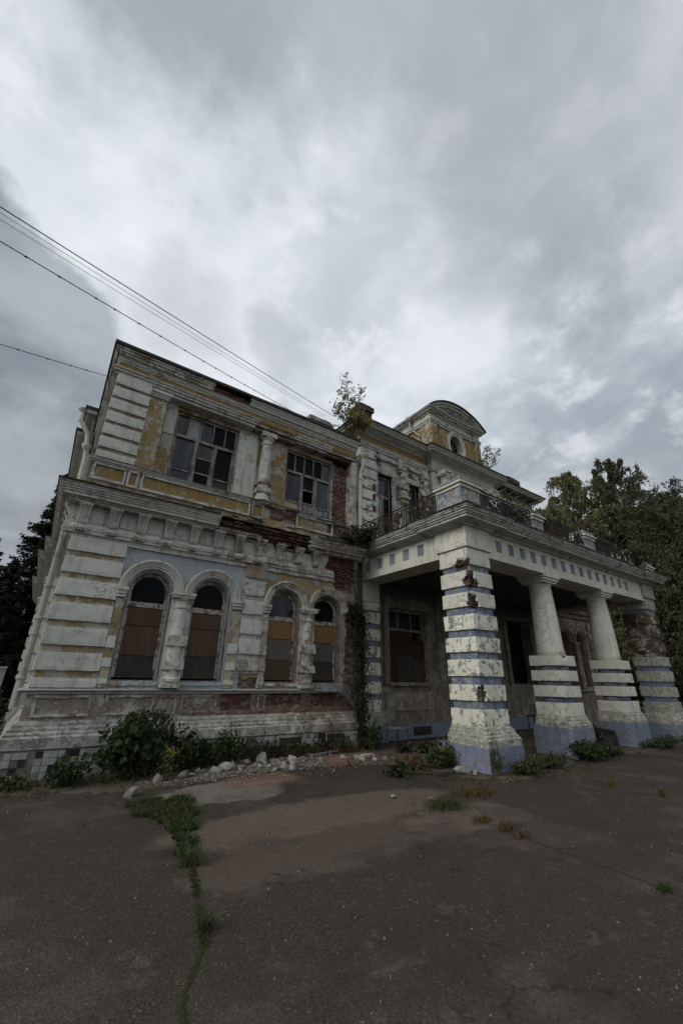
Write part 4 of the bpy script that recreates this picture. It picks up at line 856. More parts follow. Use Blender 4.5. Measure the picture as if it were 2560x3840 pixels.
# ------------------------------------------------------------------ porch (portico)
PBANDS = [(4.07, 4.46), (3.58, 3.92), (3.12, 3.44), (2.63, 2.96), (2.17, 2.48), (1.69, 2.03), (1.22, 1.53), (.75, 1.07)]
PGRO = [(3.92, 4.07), (3.44, 3.58), (2.96, 3.12), (2.48, 2.63), (2.03, 2.17), (1.53, 1.69), (1.07, 1.22)]
def pillar(x0, x1, y0, y1, chips, wmat, smat, top=True, step=.05, peeled=()):
    o = empty('pillar', ((x0+x1)/2, (y0+y1)/2, 0), MAN)
    for i, (z0, z1) in enumerate(PBANDS):
        ch = [c for c in chips if z0-.12 < c[0][2] < z1+.12]
        m = 'pillar_ruin' if i in peeled else wmat if i < 3 else smat
        rough(x0, x1, y0, y1, z0+.002, z1-.002, step, .006 if i not in peeled else .03, .012, ch).build('block', [m, 'brick_core'], o)
    for i, (z0, z1) in enumerate(PGRO):
        ch = [c for c in chips if z0-.05 < c[0][2] < z1+.05]
        rough(x0+.05, x1-.05, y0+.05, y1-.05, z0-.02, z1+.02, .07, .005, .01, ch).build('groove_band', ['paint_blue' if i not in peeled else 'pillar_ruin', 'brick_core'], o)
    if top: rough(x0-.05, x1+.05, y0-.05, y1+.05, 4.465, 4.985, step, .006, .014).build('entablature_block', wmat, o)
    path = [(x0, y1), (x0, y0), (x1, y0), (x1, y1), (x0, y1)]; e = .0
    moulding([(-.1, .42), (.13, .42), (.135, .53), (.12, .56), (.10, .57), (.10, .60), (.07, .63), (.07, .66), (.04, .69), (.03, .73), (.0, .755), (-.1, .755)], path, .06, .016).build('base_moulding', ['plaster_base'], o)
    rough(x0-.15, x1+.15, y0-.15, y1+.28, -.06, .425, .07, .008, .014).build('plinth', 'paint_blue_pale', o)
    return o
X0, X1, Y0, Y1 = 7.45, 8.28, 5.65, 6.48
CH = [((X0, Y0+.16, 4.06), .15, .045), ((X0, Y0+.30, 4.05), .12, .045), ((X0, Y0, 4.10), .10, .045), ((X0, Y0, 3.62), .17, .05), ((X0+.16, Y0, 3.62), .13, .05), ((X0+.07, Y0, 3.70), .14, .05), ((X0+.02, Y0, 3.84), .11, .05), ((X0, Y0, 3.15), .16, .05), ((X0+.14, Y0, 3.15), .12, .05), ((X0+.05, Y0, 3.28), .12, .05), ((X0, Y0, 1.27), .14, .05), ((X0+.06, Y0, 1.36), .12, .05), ((X0+.06, Y0, 1.47), .08, .05)]
pillar(X0, X1, Y0, Y1, CH, 'plaster_portico', 'plaster_pillar', step=.04)
pillar(mir(X1), mir(X0), Y0, Y1, [], 'plaster_base', 'plaster_base', peeled=(1, 2, 3))
def pilaster(x0, x1, y0, y1):
    o = empty('rear_pilaster', ((x0+x1)/2, y0, 0), MAN)
    for i, (z0, z1) in enumerate(PBANDS): rough(x0, x1, y0, y1, (z0 if i else 3.75)+.002, (z1 if i else 4.34)-.002, .07, .008, .012).build('block', 'plaster_portico' if i == 0 else 'plaster_pillar', o) if i != 1 else rough(x0, x1, y0, y1, 3.50, 3.74, .07, .008, .012).build('block', 'plaster_pillar', o)
    for i, (z0, z1) in enumerate(PGRO[1:]): rough(x0+.04, x1-.04, y0+.04, y1, z0-.02, z1+.02, .08, .005, .01).build('groove_band', 'paint_blue_pale', o)
    moulding([(-.1, .42), (.10, .42), (.10, .55), (.07, .60), (.07, .65), (.03, .70), (0, .755), (-.1, .755)], [(x0, y1), (x0, y0), (x1, y0), (x1, y1)], .08, .014).build('base_moulding', 'plaster_base', o)
    rough(x0-.12, x1+.12, y0-.12, y1, -.06, .425, .1, .006, .012).build('plinth', 'paint_blue_pale', o)
pilaster(7.50, 8.15, 9.55, 9.95); pilaster(mir(8.15), mir(7.50), 9.55, 9.95)
# round columns on banded square lower halves
def porch_column(cx, cy=6.07):
    o = empty('porch_column', (cx, cy, 0), MAN); h = .40
    for z0, z1 in ((2.0, 2.25), (1.64, 1.89), (1.27, 1.53), (.86, 1.14)): rough(cx-h, cx+h, cy-h, cy+h, z0, z1, .07, .004, .010, (((cx-.12, cy-h, 2.24), .10, .04),) if z0 == 2.0 and cx < 12 else ()).build('block', ['plaster_portico', 'brick_core'], o)
    for z0, z1 in ((1.14, 1.27), (1.53, 1.64), (1.89, 2.0)): MB().lathe([(.33, z0-.01), (.345, (z0+z1)/2), (.33, z1+.01)], cx, cy, 24).build('blue_ring', 'paint_blue', o, True)
    MB().lathe([(.325, 2.24), (.325, 2.4), (.32, 2.9), (.30, 3.5), (.275, 4.08), (.30, 4.10), (.30, 4.14)], cx, cy, 32).build('shaft', 'plaster_portico', o, True)
    mb = MB(); rough(cx-.33, cx+.33, cy-.33, cy+.33, 4.14, 4.20, .12, .003, .006, mb=mb); rough(cx-.37, cx+.37, cy-.37, cy+.37, 4.203, 4.27, .12, .003, .006, mb=mb); rough(cx-.41, cx+.41, cy-.41, cy+.41, 4.273, 4.335, .12, .003, .006, mb=mb); mb.build('capital', 'plaster_portico', o)
    path = [(cx-h, cy+h), (cx-h, cy-h), (cx+h, cy-h), (cx+h, cy+h), (cx-h, cy+h)]
    moulding([(-.1, .60), (.085, .60), (.09, .66), (.07, .68), (.07, .71), (.045, .74), (.04, .79), (.02, .82), (-.0, .865), (-.1, .865)], path, .06, .014).build('base_moulding', 'plaster_base', o)
    rough(cx-h-.10, cx+h+.10, cy-h-.10, cy+h+.10, -.06, .605, .07, .008, .014).build('plinth', 'paint_blue_pale', o)
porch_column(11.07); porch_column(14.32)
# beams with a row of blue squares
EN = empty('porch_entablature', (X0, Y0, 4.33), MAN)
rough(X1+.01, mir(X1)-.01, Y0+.06, 6.40, 4.335, 4.985, .3, .004, .01).build('front_beam', 'plaster_portico', EN)
rough(X0+.06, X1-.06, Y1+.01, 9.95, 4.335, 4.985, .25, .004, .01).build('side_beam', 'plaster_portico', EN); rough(mir(X1)+.06, mir(X0)-.06, Y1+.01, 9.95, 4.335, 4.985, .3, .004, .01).build('side_beam', 'plaster_portico', EN)
def frieze_face(mapb, s0, s1, cs, mirror_=False):
    """face board with square holes, blue plates at their backs"""
    hw_, z0, z1 = .115, 4.555, 4.855; e = [s0]+[q for c in cs for q in (c-hw_, c+hw_)]+[s1]; mb = MB()
    def bx(a_, b2, c_, d_): mapb(mb, a_, b2, c_, d_)
    bx(s0, s1, 4.337, z0); bx(s0, s1, z1, 4.984)
    for i in range(0, len(e), 2): bx(e[i], e[i+1], z0, z1)
    return mb
fb = lambda mb, a_, b2, c_, d_: rough(a_, b2, Y0+.018, Y0+.062, c_, d_, .12, .003, .003, mb=mb)
CSF = [8.75+.51*k for k in range(15)]; frieze_face(fb, X1+.01, mir(X1)-.01, CSF).build('frieze_board', 'plaster_portico', EN)
for c in CSF: MB().box(c-.114, c+.114, Y0+.050, Y0+.064, 4.556, 4.854).build('blue_square', 'paint_square', EN)
sb = lambda mb, a_, b2, c_, d_: rough(X0+.018, X0+.062, a_, b2, c_, d_, .12, .003, .003, mb=mb)
CSS = [7.10+.545*k for k in range(5)]; frieze_face(sb, Y1+.01, 9.94, CSS).build('frieze_board', 'plaster_portico', EN)
for c in CSS: MB().box(X0+.050, X0+.064, c-.114, c+.114, 4.556, 4.854).build('blue_square', 'paint_square', EN)
PC = [(X0+.02, 9.2), (X0+.02, Y1+.07), (X0-.05, Y1+.07), (X0-.05, Y0-.05), (X1+.07, Y0-.05), (X1+.07, Y0+.02), (mir(X1)-.07, Y0+.02), (mir(X1)-.07, Y0-.05), (mir(X0)+.05, Y0-.05), (mir(X0)+.05, 9.95)]
PCO = [(-.05, 4.965), (.06, 4.965), (.07, 5.0), (.13, 5.03), (.30, 5.045), (.30, 5.10), (.335, 5.105), (.34, 5.14), (.375, 5.15), (.38, 5.185), (.415, 5.20), (.42, 5.235), (.44, 5.24), (.44, 5.27), (-.05, 5.29)]
moulding(PCO, PC, .07, .010).build('cornice', 'plaster_cornice', EN)
moulding([(.1, 5.29), (.46, 5.272), (.465, 5.315), (.1, 5.33)], PC, .2, .012).build('drip_edge', 'roof_metal', EN)
MB().box(7.5, mir(7.5), 5.7, 9.94, 4.99, 5.30).build('balcony_floor', 'stone_grey', EN)
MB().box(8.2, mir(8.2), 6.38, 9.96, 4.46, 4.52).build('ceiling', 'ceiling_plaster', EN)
# pedestals and iron railing of the balcony
def pedestal(x0, x1, y0, y1, zt, ruined=False):
    o = empty('pedestal', (x0, y0, 5.31), MAN)
    rough(x0+.03, x1-.03, y0+.03, y1-.03, 5.30, zt-.22, .06, .01 if not ruined else .04, .014, (((x1, y0, 5.5), .2, .05),) if ruined else ()).build('body', ['pedestal_peel' if not ruined else 'plaster_worn', 'brick_core'], o)
    mb = MB(); rough(x0-.0, x1, y0, y1, zt-.22, zt-.14, .1, .006, .01, mb=mb); rough(x0-.05, x1+.05, y0-.05, y1+.05, zt-.137, zt-.09, .1, .006, .01, mb=mb); mb.build('cap_moulding', 'plaster_portico', o)
    rough(x0+.02, x1-.02, y0+.02, y1-.02, zt-.087, zt+.06, .1, .006, .012).build('cap_slab', 'stone_grey', o)
pedestal(7.20, 7.95, 5.45, 6.23, 6.10); pedestal(10.2, 10.75, 5.45, 5.95, 5.98); pedestal(13.05, 13.75, 5.45, 6.0, 6.02); pedestal(16.25, 16.95, 5.45, 6.05, 6.0, True)
pedestal(mir(7.95), mir(7.2), 5.45, 6.23, 5.75, True)
def railing(p0, p1):
    p0, p1 = Vector(p0), Vector(p1); L = (p1-p0).length; d_ = (p1-p0)/L; zb, zt = 5.39, 5.97
    o = empty('railing', p0, MAN); P = lambda s_, z: tuple(p0+d_*s_+Vector((0, 0, z-p0.z)))
    mb = MB()
    for z, r_ in ((zt, .022), (zt-.075, .016), (zb, .018)): mb.tube([P(0, z), P(L, z)], r_, 6)
    mb.build('rail', 'iron', o)
    nb = max(1, round(L/1.0)); bl = L/nb
    for b2 in range(nb):
        s0 = b2*bl
        for q in (.02, .09, .16, .23):
            m = MB(); m.tube([P(s0+q*1.0, zb-.08 if q == .02 else zb), P(s0+q*1.0, zt-.07)], .019, 5); m.build('bar', 'iron', o)
        sc = MB(); a_, e_ = s0+.25, s0+bl-.02
        for k in range(22):
            cx, cz = R.uniform(a_+.06, e_-.06), R.uniform(zb+.08, zt-.14); r0 = R.uniform(.05, .10); sg = R.choice((-1, 1)); ph = R.uniform(0, 6.3)
            sc.tube([P(min(max(cx+r0*(1-i/15)*math.cos(ph+sg*i*.62), a_), e_), min(max(cz+r0*(1-i/15)*math.sin(ph+sg*i*.62), zb), zt-.07)) for i in range(13)], .0155, 4)
        for k in range(4):
            c = a_+(e_-a_)*(k+.5)/4; sc.tube([P(c-.09, zb), P(c+.02*(-1)**k, (zb+zt)/2-.04), P(c+.09, zt-.08)], .010, 4); sc.tube([P(c+.09, zb), P(c-.02*(-1)**k, (zb+zt)/2), P(c-.09, zt-.08)], .010, 4)
        sc.build('scroll_panel', 'iron_rust', o)
railing((7.22, 6.25, 5.31), (7.22, 9.2, 5.31)); railing((7.97, 5.5, 5.31), (10.18, 5.5, 5.31)); railing((10.77, 5.5, 5.31), (13.03, 5.5, 5.31)); railing((13.77, 5.5, 5.31), (16.22, 5.5, 5.31))
# rear wall of the porch
RY = 9.92
rw = MB()
for q in ((7.0, 8.78, 0, 4.5), (8.78, 10.42, 0, 1.53), (8.78, 10.42, 3.72, 4.5), (10.42, 11.9, 0, 4.5), (11.9, 13.5, 3.4, 4.5), (13.5, 15.02, 0, 4.5), (15.02, 16.66, 0, 1.53), (15.02, 16.66, 3.9, 4.5), (16.66, 18.4, 0, 4.5)): rough(q[0], q[1], RY, 10.3, q[2], q[3], .3, .008, .006, mb=rw)
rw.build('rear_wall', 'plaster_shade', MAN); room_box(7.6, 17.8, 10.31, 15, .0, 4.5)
part(rough(7.9, 17.5, RY-.10, RY+.01, -.05, .40, .15, .01, .014), 'blue_plinth', 'paint_blue_pale')
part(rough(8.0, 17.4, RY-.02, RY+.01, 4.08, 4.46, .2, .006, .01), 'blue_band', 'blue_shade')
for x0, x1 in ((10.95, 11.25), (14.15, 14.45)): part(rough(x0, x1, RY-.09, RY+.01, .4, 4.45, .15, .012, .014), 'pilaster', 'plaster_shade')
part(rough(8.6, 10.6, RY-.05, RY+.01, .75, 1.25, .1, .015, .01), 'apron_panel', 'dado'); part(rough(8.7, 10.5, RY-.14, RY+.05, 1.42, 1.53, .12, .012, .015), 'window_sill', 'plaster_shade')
part(MB().box(9.6, 10.35, RY-.115, RY-.08, .08, .30), 'cellar_vent_slab', 'interior_dark')  # solid slab; the dark inside the vent is only its colour
for xa, xb, mm in ((8.78, 10.42, True), (15.02, 16.66, False)):
    o = empty('porch_window', (xa, RY, 1.53), MAN); mb = MB()
    for q in ((xa-.22, xa, 1.45, 3.9), (xb, xb+.22, 1.45, 3.9), (xa-.22, xb+.22, 3.74 if mm else 3.92, 3.95 if mm else 4.06)): rough(q[0], q[1], RY-.07, RY+.02, q[2], q[3], .12, .01, .012, mb=mb)
    mb.build('surround', 'plaster_shade', o)
    if mm:
        mb = MB(); y = RY+.15
        for q in ((xa, xa+.07, 1.53, 3.72), (xb-.07, xb, 1.53, 3.72), (xa, xb, 3.65, 3.72), (xa, xb, 3.05, 3.13), (xa+.5, xa+.55, 3.13, 3.65), (xa+1.08, xa+1.13, 3.13, 3.65)): rough(q[0], q[1], y-.03, y+.03, q[2], q[3], .3, .004, .006, mb=mb)
        mb.build('frame', 'frame_wood', o); MB().box(xa+.05, xb-.05, y-.003, y+.003, 3.12, 3.67).build('pane', 'glass_painted_dark', o)
        for q, m in (((xa+.02, xa+.42, 1.55, 3.02), 'plywood_porch'), ((xa+.43, xa+1.12, 2.35, 3.03), 'plywood_porch'), ((xa+.43, xa+1.12, 1.55, 2.34), 'plywood_dark'), ((xa+1.13, xb-.02, 2.2, 2.8), 'plywood_porch'), ((xa+1.13, xb-.02, 1.55, 2.19), 'plywood_dark')): rough(q[0], q[1], y-.07, y-.05, q[2], q[3], .4, .003, .003).build('board', m, o)
od = empty('porch_door', (12.7, RY+.1, 0), MAN)
for x0, x1 in ((11.92, 12.69), (12.71, 13.48)):
    rough(x0, x1, RY+.12, RY+.17, .02, 3.38, .4, .004, .006).build('leaf', 'plywood_rust', od)
    for z0, z1 in ((.3, 1.3), (1.5, 2.3), (2.45, 3.2)): rough(x0+.12, x1-.12, RY+.10, RY+.125, z0, z1, .4, .004, .01).build('panel', 'plywood_brown', od)
MB().tube([(12.63, RY+.10, 1.1), (12.63, RY+.05, 1.1), (12.5, RY+.05, 1.1)], .012, 6).build('handle', 'iron', od)

# ------------------------------------------------------------------ low right wing seen through the porch
RX = (18.12, 19.40); rwcx = RX
def in_r(x, z, r=.45): return any((abs(x-c) < r and 1.47 < z < ZS) or ((x-c)**2+(z-ZS)**2 < r*r and z >= ZS) for c in RX)
part(skin(fr(FY), 17.5, 20.9, 0, 4.5, .05, lambda x, z: not in_r(x, z), .05, relief=.02), 'wall_plaster', 'rear_plaster')
mb = MB()
for q in ((17.5, 17.72, 1.47, 3.7), (18.53, 18.99, 1.47, 3.7), (19.81, 20.9, 1.47, 3.7), (17.5, 20.9, 0, 1.47), (17.5, 20.9, 3.7, 4.6)): mb.box(q[0], q[1], FY+.05, 9.7, q[2], q[3])
mb.box(20.6, 20.9, 9.7, 15, 0, 4.6); part(mb, 'masonry', 'mortar'); room_box(17.9, 20.6, 9.71, 14, .9, 4.5)
part(MB().box(17.5, 21.1, 8.9, 15, 4.62, 4.74), 'roof', 'roof_metal')
part(moulding([(0, 4.25), (.08, 4.25), (.1, 4.4), (.22, 4.45), (.25, 4.6), (0, 4.62)], [(17.5, FY), (20.95, FY)], .1, .03), 'cornice', 'rear_plaster'); part(moulding([(0, 1.26), (.10, 1.27), (.13, 1.32), (0, 1.36)], [(17.5, FY), (20.95, FY)], .1, .02), 'ledge', 'plaster_worn')
for i, cx in enumerate(RX):
    part(arch_sweep(cx, ZS, [(.62, .02), (.62, -.075), (.57, -.085), (.555, -.05), (.50, -.045), (.44, .03)], FY, 24, jit=.012), 'archivolt', 'rear_plaster')
    part(arch_sweep(cx, ZS, [(.455, 0), (.42, .06), (.39, .1), (.388, .35)], FY, 24, drop=ZS-1.5), 'window_reveal', 'rear_plaster')
    o = empty('arched_window', (cx, FY+.3, 1.5), MAN); arch_sweep(cx, ZS, [(.395, 0), (.395, -.05), (.33, -.05), (.33, 0)], FY+.3, 20, drop=ZS-1.55).build('frame', 'frame_wood', o)
    MB().box(cx-.37, cx+.37, FY+.25, FY+.27, 1.53, 2.9).build('board', 'plaster_portico', o); MB().box(cx-.37, cx+.37, FY+.28, FY+.285, 2.9, 3.6).build('pane', 'glass_painted_dark', o)
for z0, z1 in QB: part(rough(20.12, 20.92, FY-.06, 10, z0, z1, .09, .02, .02), 'quoin_block', 'rear_plaster')
mb = MB(); rough(18.62, 18.9, FY-.14, FY+.02, 1.4, 3.1, .09, .02, .02, mb=mb); rough(18.56, 18.96, FY-.18, FY+.02, 3.1, 3.23, .09, .02, .02, mb=mb); part(mb, 'engaged_column', 'rear_plaster')
part(room, 'room', 'interior_dark')

# ------------------------------------------------------------------ ground
n = 90; xs = np.concatenate([np.linspace(-3, 16, n), [22, 30, 45, 80, 160, 400]]); xs = np.concatenate([[-400, -160, -60, -25, -12, -6], xs]); ys = np.concatenate([[-400, -160, -60, -20, -8, -3], np.linspace(0, 13, 70), [18, 25, 40, 70, 120, 400]])
g = MB(); nx = len(xs)
gh = lambda x, y: (.012*nz(x*.7, y*.7, 0)+.02*nz(x*.25, y*.25, 4)) if -4 < x < 24 and -2 < y < 8.8 else 0.0
g.add([(float(x), float(y), gh(x, y)-.01) for y in ys for x in xs], [(j*nx+i, j*nx+i+1, (j+1)*nx+i+1, (j+1)*nx+i) for j in range(len(ys)-1) for i in range(nx-1)])
tag(g.build('ground', 'asphalt', None, True), None, None, kind='structure')
def sheet(name, pts, mat, z=.012, amp=.12, res=.14):
    """ragged-edged thin layer lying on the ground inside the polygon pts"""
    def inside(x, y):
        c = False
        for i in range(len(pts)):
            x1, y1 = pts[i]; x2, y2 = pts[i-1]
            if (y1 > y) != (y2 > y) and x < (x2-x1)*(y-y1)/(y2-y1)+x1: c = not c
        return c
    x0, x1 = min(p[0] for p in pts), max(p[0] for p in pts); y0, y1 = min(p[1] for p in pts), max(p[1] for p in pts)
    keep = lambda x, y: inside(x+amp*nz(x*2, y*2, 1), y+amp*nz(x*2, y*2, 7))
    mb = skin(lambda u, v, dp: (u, v, gh(u, v)-.01+z+.02*abs(nz(u*3, v*3, 2))-dp), x0-.2, x1+.2, y0-.2, y1+.2, res, keep, z+.01, .8, 0)
    o = mb.build(name, mat, None, True); tag(o, None, None, kind='structure'); return o
sheet('soil_strip', [(-2.5, 8.25), (.5, 8.15), (1.7, 7.5), (2.5, 7.75), (4.5, 8.1), (5.6, 7.6), (6.6, 6.9), (6.5, 5.7), (7.6, 5.15), (9.4, 5.2), (10.4, 5.6), (13, 5.25), (17, 5.2), (19.5, 5.3), (19.5, 9.2), (8, 9.5), (-2.5, 9.1)], 'soil')
sheet('dust_bed', [(1.9, 7.95), (2.6, 7.75), (4.6, 8.0), (5.4, 7.55), (6.3, 7.4), (6.9, 7.9), (6.9, 8.85), (2.2, 8.8)], 'dust', .018, .25, .09)
far = MB(); far.add([(-300, 16, .02), (-1.2, 12, .02), (-1.2, 40, .02), (40, 40, .02), (40, 4, .02), (300, -120, .02), (300, 300, .02), (-300, 300, .02)], [(0, 1, 2, 7), (2, 3, 6, 7), (3, 4, 5, 6)])
tag(far.build('far_lawn', 'far_ground'), None, None, kind='structure')

# ------------------------------------------------------------------ rubble, chunks, crack
def bed(x, y): return max(0.0, gh(x, y)-.01+.012+.02*abs(nz(x*3, y*3, 2)))
def chunk(name, p, s, mat, rot, flat=.6):
    """broken lump: a box with knocked-off corners and skewed faces"""
    rr_ = random.Random(int(p[0]*1000)+int(p[1]*7000)); sx, sy, sz = s; vs = []; fs = []
    mb = rough(-1, 1, -1, 1, -1, 1, .67, 0, 0); cuts = [(Vector((rr_.uniform(-1, 1), rr_.uniform(-1, 1), rr_.uniform(-.3, 1))).normalized(), rr_.uniform(.75, 1.15)) for _ in range(7)]
    sk = [rr_.uniform(-.35, .35) for _ in range(3)]; out_ = []
    for v in mb.v:
        q = Vector(v)
        for n_, d_ in cuts:
            e = q.dot(n_)-d_
            if e > 0: q = q-n_*e
        q = Vector((q.x+sk[0]*q.z, q.y+sk[1]*q.x, q.z+sk[2]*.5*q.y)); j = .10; q += Vector((rr_.uniform(-j, j), rr_.uniform(-j, j), rr_.uniform(-j, j)))
        out_.append((q.x*sx, q.y*sy, q.z*sz))
    mb.v = out_; o = mb.build(name, mat); o.location = p; o.rotation_euler = rot; return o
BIG = [((3.28, 8.22, .07), (.17, .10, .09), 'rubble_white', 'largest pale plaster slab tilted on the rubble under the arched windows'),
       ((3.05, 8.15, .06), (.10, .08, .06), 'rubble_white', 'pale angular plaster lump leaning beside the largest slab'),
       ((3.81, 8.52, .06), (.14, .08, .07), 'rubble_grey', 'grey block with straight edges among the rubble beneath the second window pair'),
       ((4.15, 8.6, .09), (.13, .12, .10), 'rubble_grey', 'rounded grey lump at the top of the rubble beside the low weed'),
       ((4.75, 8.45, .05), (.14, .08, .06), 'rubble_white', 'whitish broken slab near the right end of the rubble'),
       ((5.02, 8.36, .05), (.12, .07, .05), 'sheet_metal', 'bluish grey flat piece at the right end of the rubble'),
       ((2.05, 7.95, .06), (.07, .06, .08), 'rubble_grey', 'small pale stone standing at the foot of the big shrub'),
       ((1.55, 7.35, .05), (.08, .06, .05), 'rubble_grey', 'rounded stone beside the top of the grass patch'),
       ((2.62, 8.1, .04), (.10, .06, .04), 'rubble_white', 'flat white plaster flake left of the largest slab'),
       ((5.38, 7.68, .07), (.24, .12, .075), 'rubble_brick', 'squarish reddish brick lump lying on the soil'),
       ((6.42, 8.08, .05), (.16, .06, .05), 'rubble_white', 'long white plaster bar lying before the drainpipe'),
       ((6.0, 7.78, .06), (.13, .07, .06), 'rubble_white', 'jagged white plaster piece next to the reddish brick lump'),
       ((6.3, 7.62, .04), (.08, .06, .05), 'rubble_white', 'small white lump to the right of the jagged white piece'),
       ((7.03, 5.93, .06), (.14, .08, .06), 'rubble_white', 'white plaster block at the foot of the near pillar'),
       ((7.12, 5.72, .04), (.07, .05, .04), 'rubble_white', 'small white bit in front of the block by the near pillar'),
       ((5.15, 4.95, .02), (.11, .05, .02), 'rubble_white', 'flat white flake on the asphalt by the grass tuft'),
       ((4.75, 5.35, .02), (.08, .05, .02), 'rubble_white', 'thin white flake alone on the asphalt before the rubble')]
for p, s, m, lb in BIG: tag(chunk('plaster_chunk', (p[0], p[1], p[2]*.8+bed(p[0], p[1])*.8), (s[0]*.85, s[1]*.85, s[2]*.8), m, (R.uniform(-.3, .3), R.uniform(-.3, .3), R.uniform(0, 6)), 1), lb, 'rubble piece', 'larger rubble pieces')
for k in range(120):
    x = R.triangular(2.0, 6.9, 3.8); y = 8.36+R.gauss(0, .28)-(.35 if x > 5.4 else 0); s_ = R.uniform(.018, .055)
    if y > 8.95: y = 8.95
    rb = x > 5.3 and R.random() < .6
    tag(chunk('plaster_chunk' if not rb else 'brick_chunk', (x, y, s_*.55+bed(x, y)), (s_*R.uniform(.8, 1.5), s_, s_*R.uniform(.5, .9)), 'rubble_brick' if rb else R.choice(('rubble_white', 'rubble_grey', 'rubble_grey')), (R.uniform(-.5, .5), R.uniform(-.5, .5), R.uniform(0, 6)), 1),
        'fist sized lump of fallen brick among rubble by the drainpipe' if rb else 'fist sized lump of fallen plaster in the rubble below the windows', 'rubble piece', 'brick lumps in the rubble' if rb else 'plaster lumps in the rubble')
def scatter(name, pts, sizes, mat, label, flat=.5):
    mb = MB()
    for (x, y), s_ in zip(pts, sizes):
        a = R.uniform(0, 6.3); c, q = math.cos(a), math.sin(a); z = gh(x, y)-.01 if name == 'gravel' else bed(x, y)+(.004 if y > 7.5 else -.012); k = [R.uniform(.6, 1.3) for _ in range(5)]
        base = [(x+s_*k[i]*math.cos(a+i*math.tau/5), y+s_*k[i]*math.sin(a+i*math.tau/5), z) for i in range(5)]; top = [(x+s_*.6*k[i]*math.cos(a+i*math.tau/5), y+s_*.6*k[i]*math.sin(a+i*math.tau/5), z+s_*flat*R.uniform(.8, 1.5)) for i in range(5)]
        mb.add(base+top, [(i, (i+1) % 5, 5+(i+1) % 5, 5+i) for i in range(5)]+[(5, 6, 7, 8, 9)])
    o = mb.build(name, mat); tag(o, label, name.replace('_', ' '), kind='stuff'); return o
pp = [(R.triangular(1.6, 7.0, 3.2), 8.15+R.gauss(0, .32)) for _ in range(900)]; scatter('debris', pp, [R.uniform(.006, .026) for _ in pp], 'rubble_grey', 'grey crumbs of plaster strewn below the wing wall')
pp = [(R.triangular(1.6, 6.5, 2.6), 7.85+R.gauss(0, .3)) for _ in range(260)]+[(R.uniform(6.4, 9.8), R.uniform(5.0, 5.6)) for _ in range(60)]; scatter('debris', pp, [R.uniform(.005, .016) for _ in pp], 'rubble_white', 'white crumbs of plaster strewn before the rubble')
pp = [(R.gauss(5.9, .7), 8.2+R.gauss(0, .38)) for _ in range(420)]; scatter('debris', pp, [R.uniform(.008, .04) for _ in pp], 'rubble_brick', 'red brick crumbs heaped by the drainpipe')
pp = []
while len(pp) < 1300:
    a, r_ = R.uniform(-.9, 1.45), R.uniform(1.6, 10)**1; x, y = r_*math.sin(a), r_*math.cos(a)
    if y < 8 and y > .3: pp.append((x, y))
scatter('gravel', pp, [R.choice((.003, .004, .005, .006, .009)) for _ in pp], 'rubble_grey', 'fine pale grit scattered over the asphalt', .7)
# crack filled with moss, widening to a grass patch
CK = [(1.80, 6.9, .02), (1.95, 6.2, .12), (1.78, 5.6, .12), (1.66, 5.1, .09), (1.62, 4.7, .06), (1.55, 4.4, .025), (1.49, 4.1, .03), (1.42, 3.8, .035), (1.38, 3.55, .02), (1.33, 3.38, .028), (1.20, 3.15, .035), (1.10, 2.95, .03), (1.03, 2.78, .03), (.93, 2.5, .03), (.85, 2.2, .03), (.7, 1.6, .03)]
mb = MB(); vs = []; fs = []; K = []
for i in range(len(CK)-1):
    for k in range(26): f = k/26; a, b_ = CK[i], CK[i+1]; K.append([a[q]*(1-f)+b_[q]*f for q in range(3)])
for x, y, w_ in K:
    x += .035*nz(x*5, y*5, 3)+.012*nz(x*23, y*23, 3); tk = min(1, max(.15, .75+1.1*nz(x*4, y*4, 5))); l_ = w_*.42*tk*(1+1.1*nz(x*17, y*31, 0)); r_ = w_*.42*tk*(1+1.1*nz(x*17, y*31, 8))
    for q in (-1, -.4, .4, 1): vs.append((x+(l_ if q < 0 else r_)*q*1.4, y, gh(x, y)-.01+(.004*(1-abs(q))*(1+nz(x*40, y*40, q))+.0035)))
for i in range(len(K)-1):
    for q in range(3): fs.append((i*4+q, i*4+q+1, i*4+q+5, i*4+q+4))
mb.add(vs, fs); tag(mb.build('moss', 'moss'), 'green moss growing along the long crack in the asphalt', 'moss', kind='stuff')
GP_ = [(1.5, 7.0), (2.1, 6.95), (2.3, 6.6), (2.05, 6.1), (1.95, 5.6), (1.76, 5.15), (1.68, 4.6), (1.60, 4.6), (1.58, 5.1), (1.66, 5.6), (1.6, 6.1), (1.4, 6.55)]
def in_poly(x, y, pts):
    c = False
    for i in range(len(pts)):
        x1, y1 = pts[i]; x2, y2 = pts[i-1]
        if (y1 > y) != (y2 > y) and x < (x2-x1)*(y-y1)/(y2-y1)+x1: c = not c
    return c
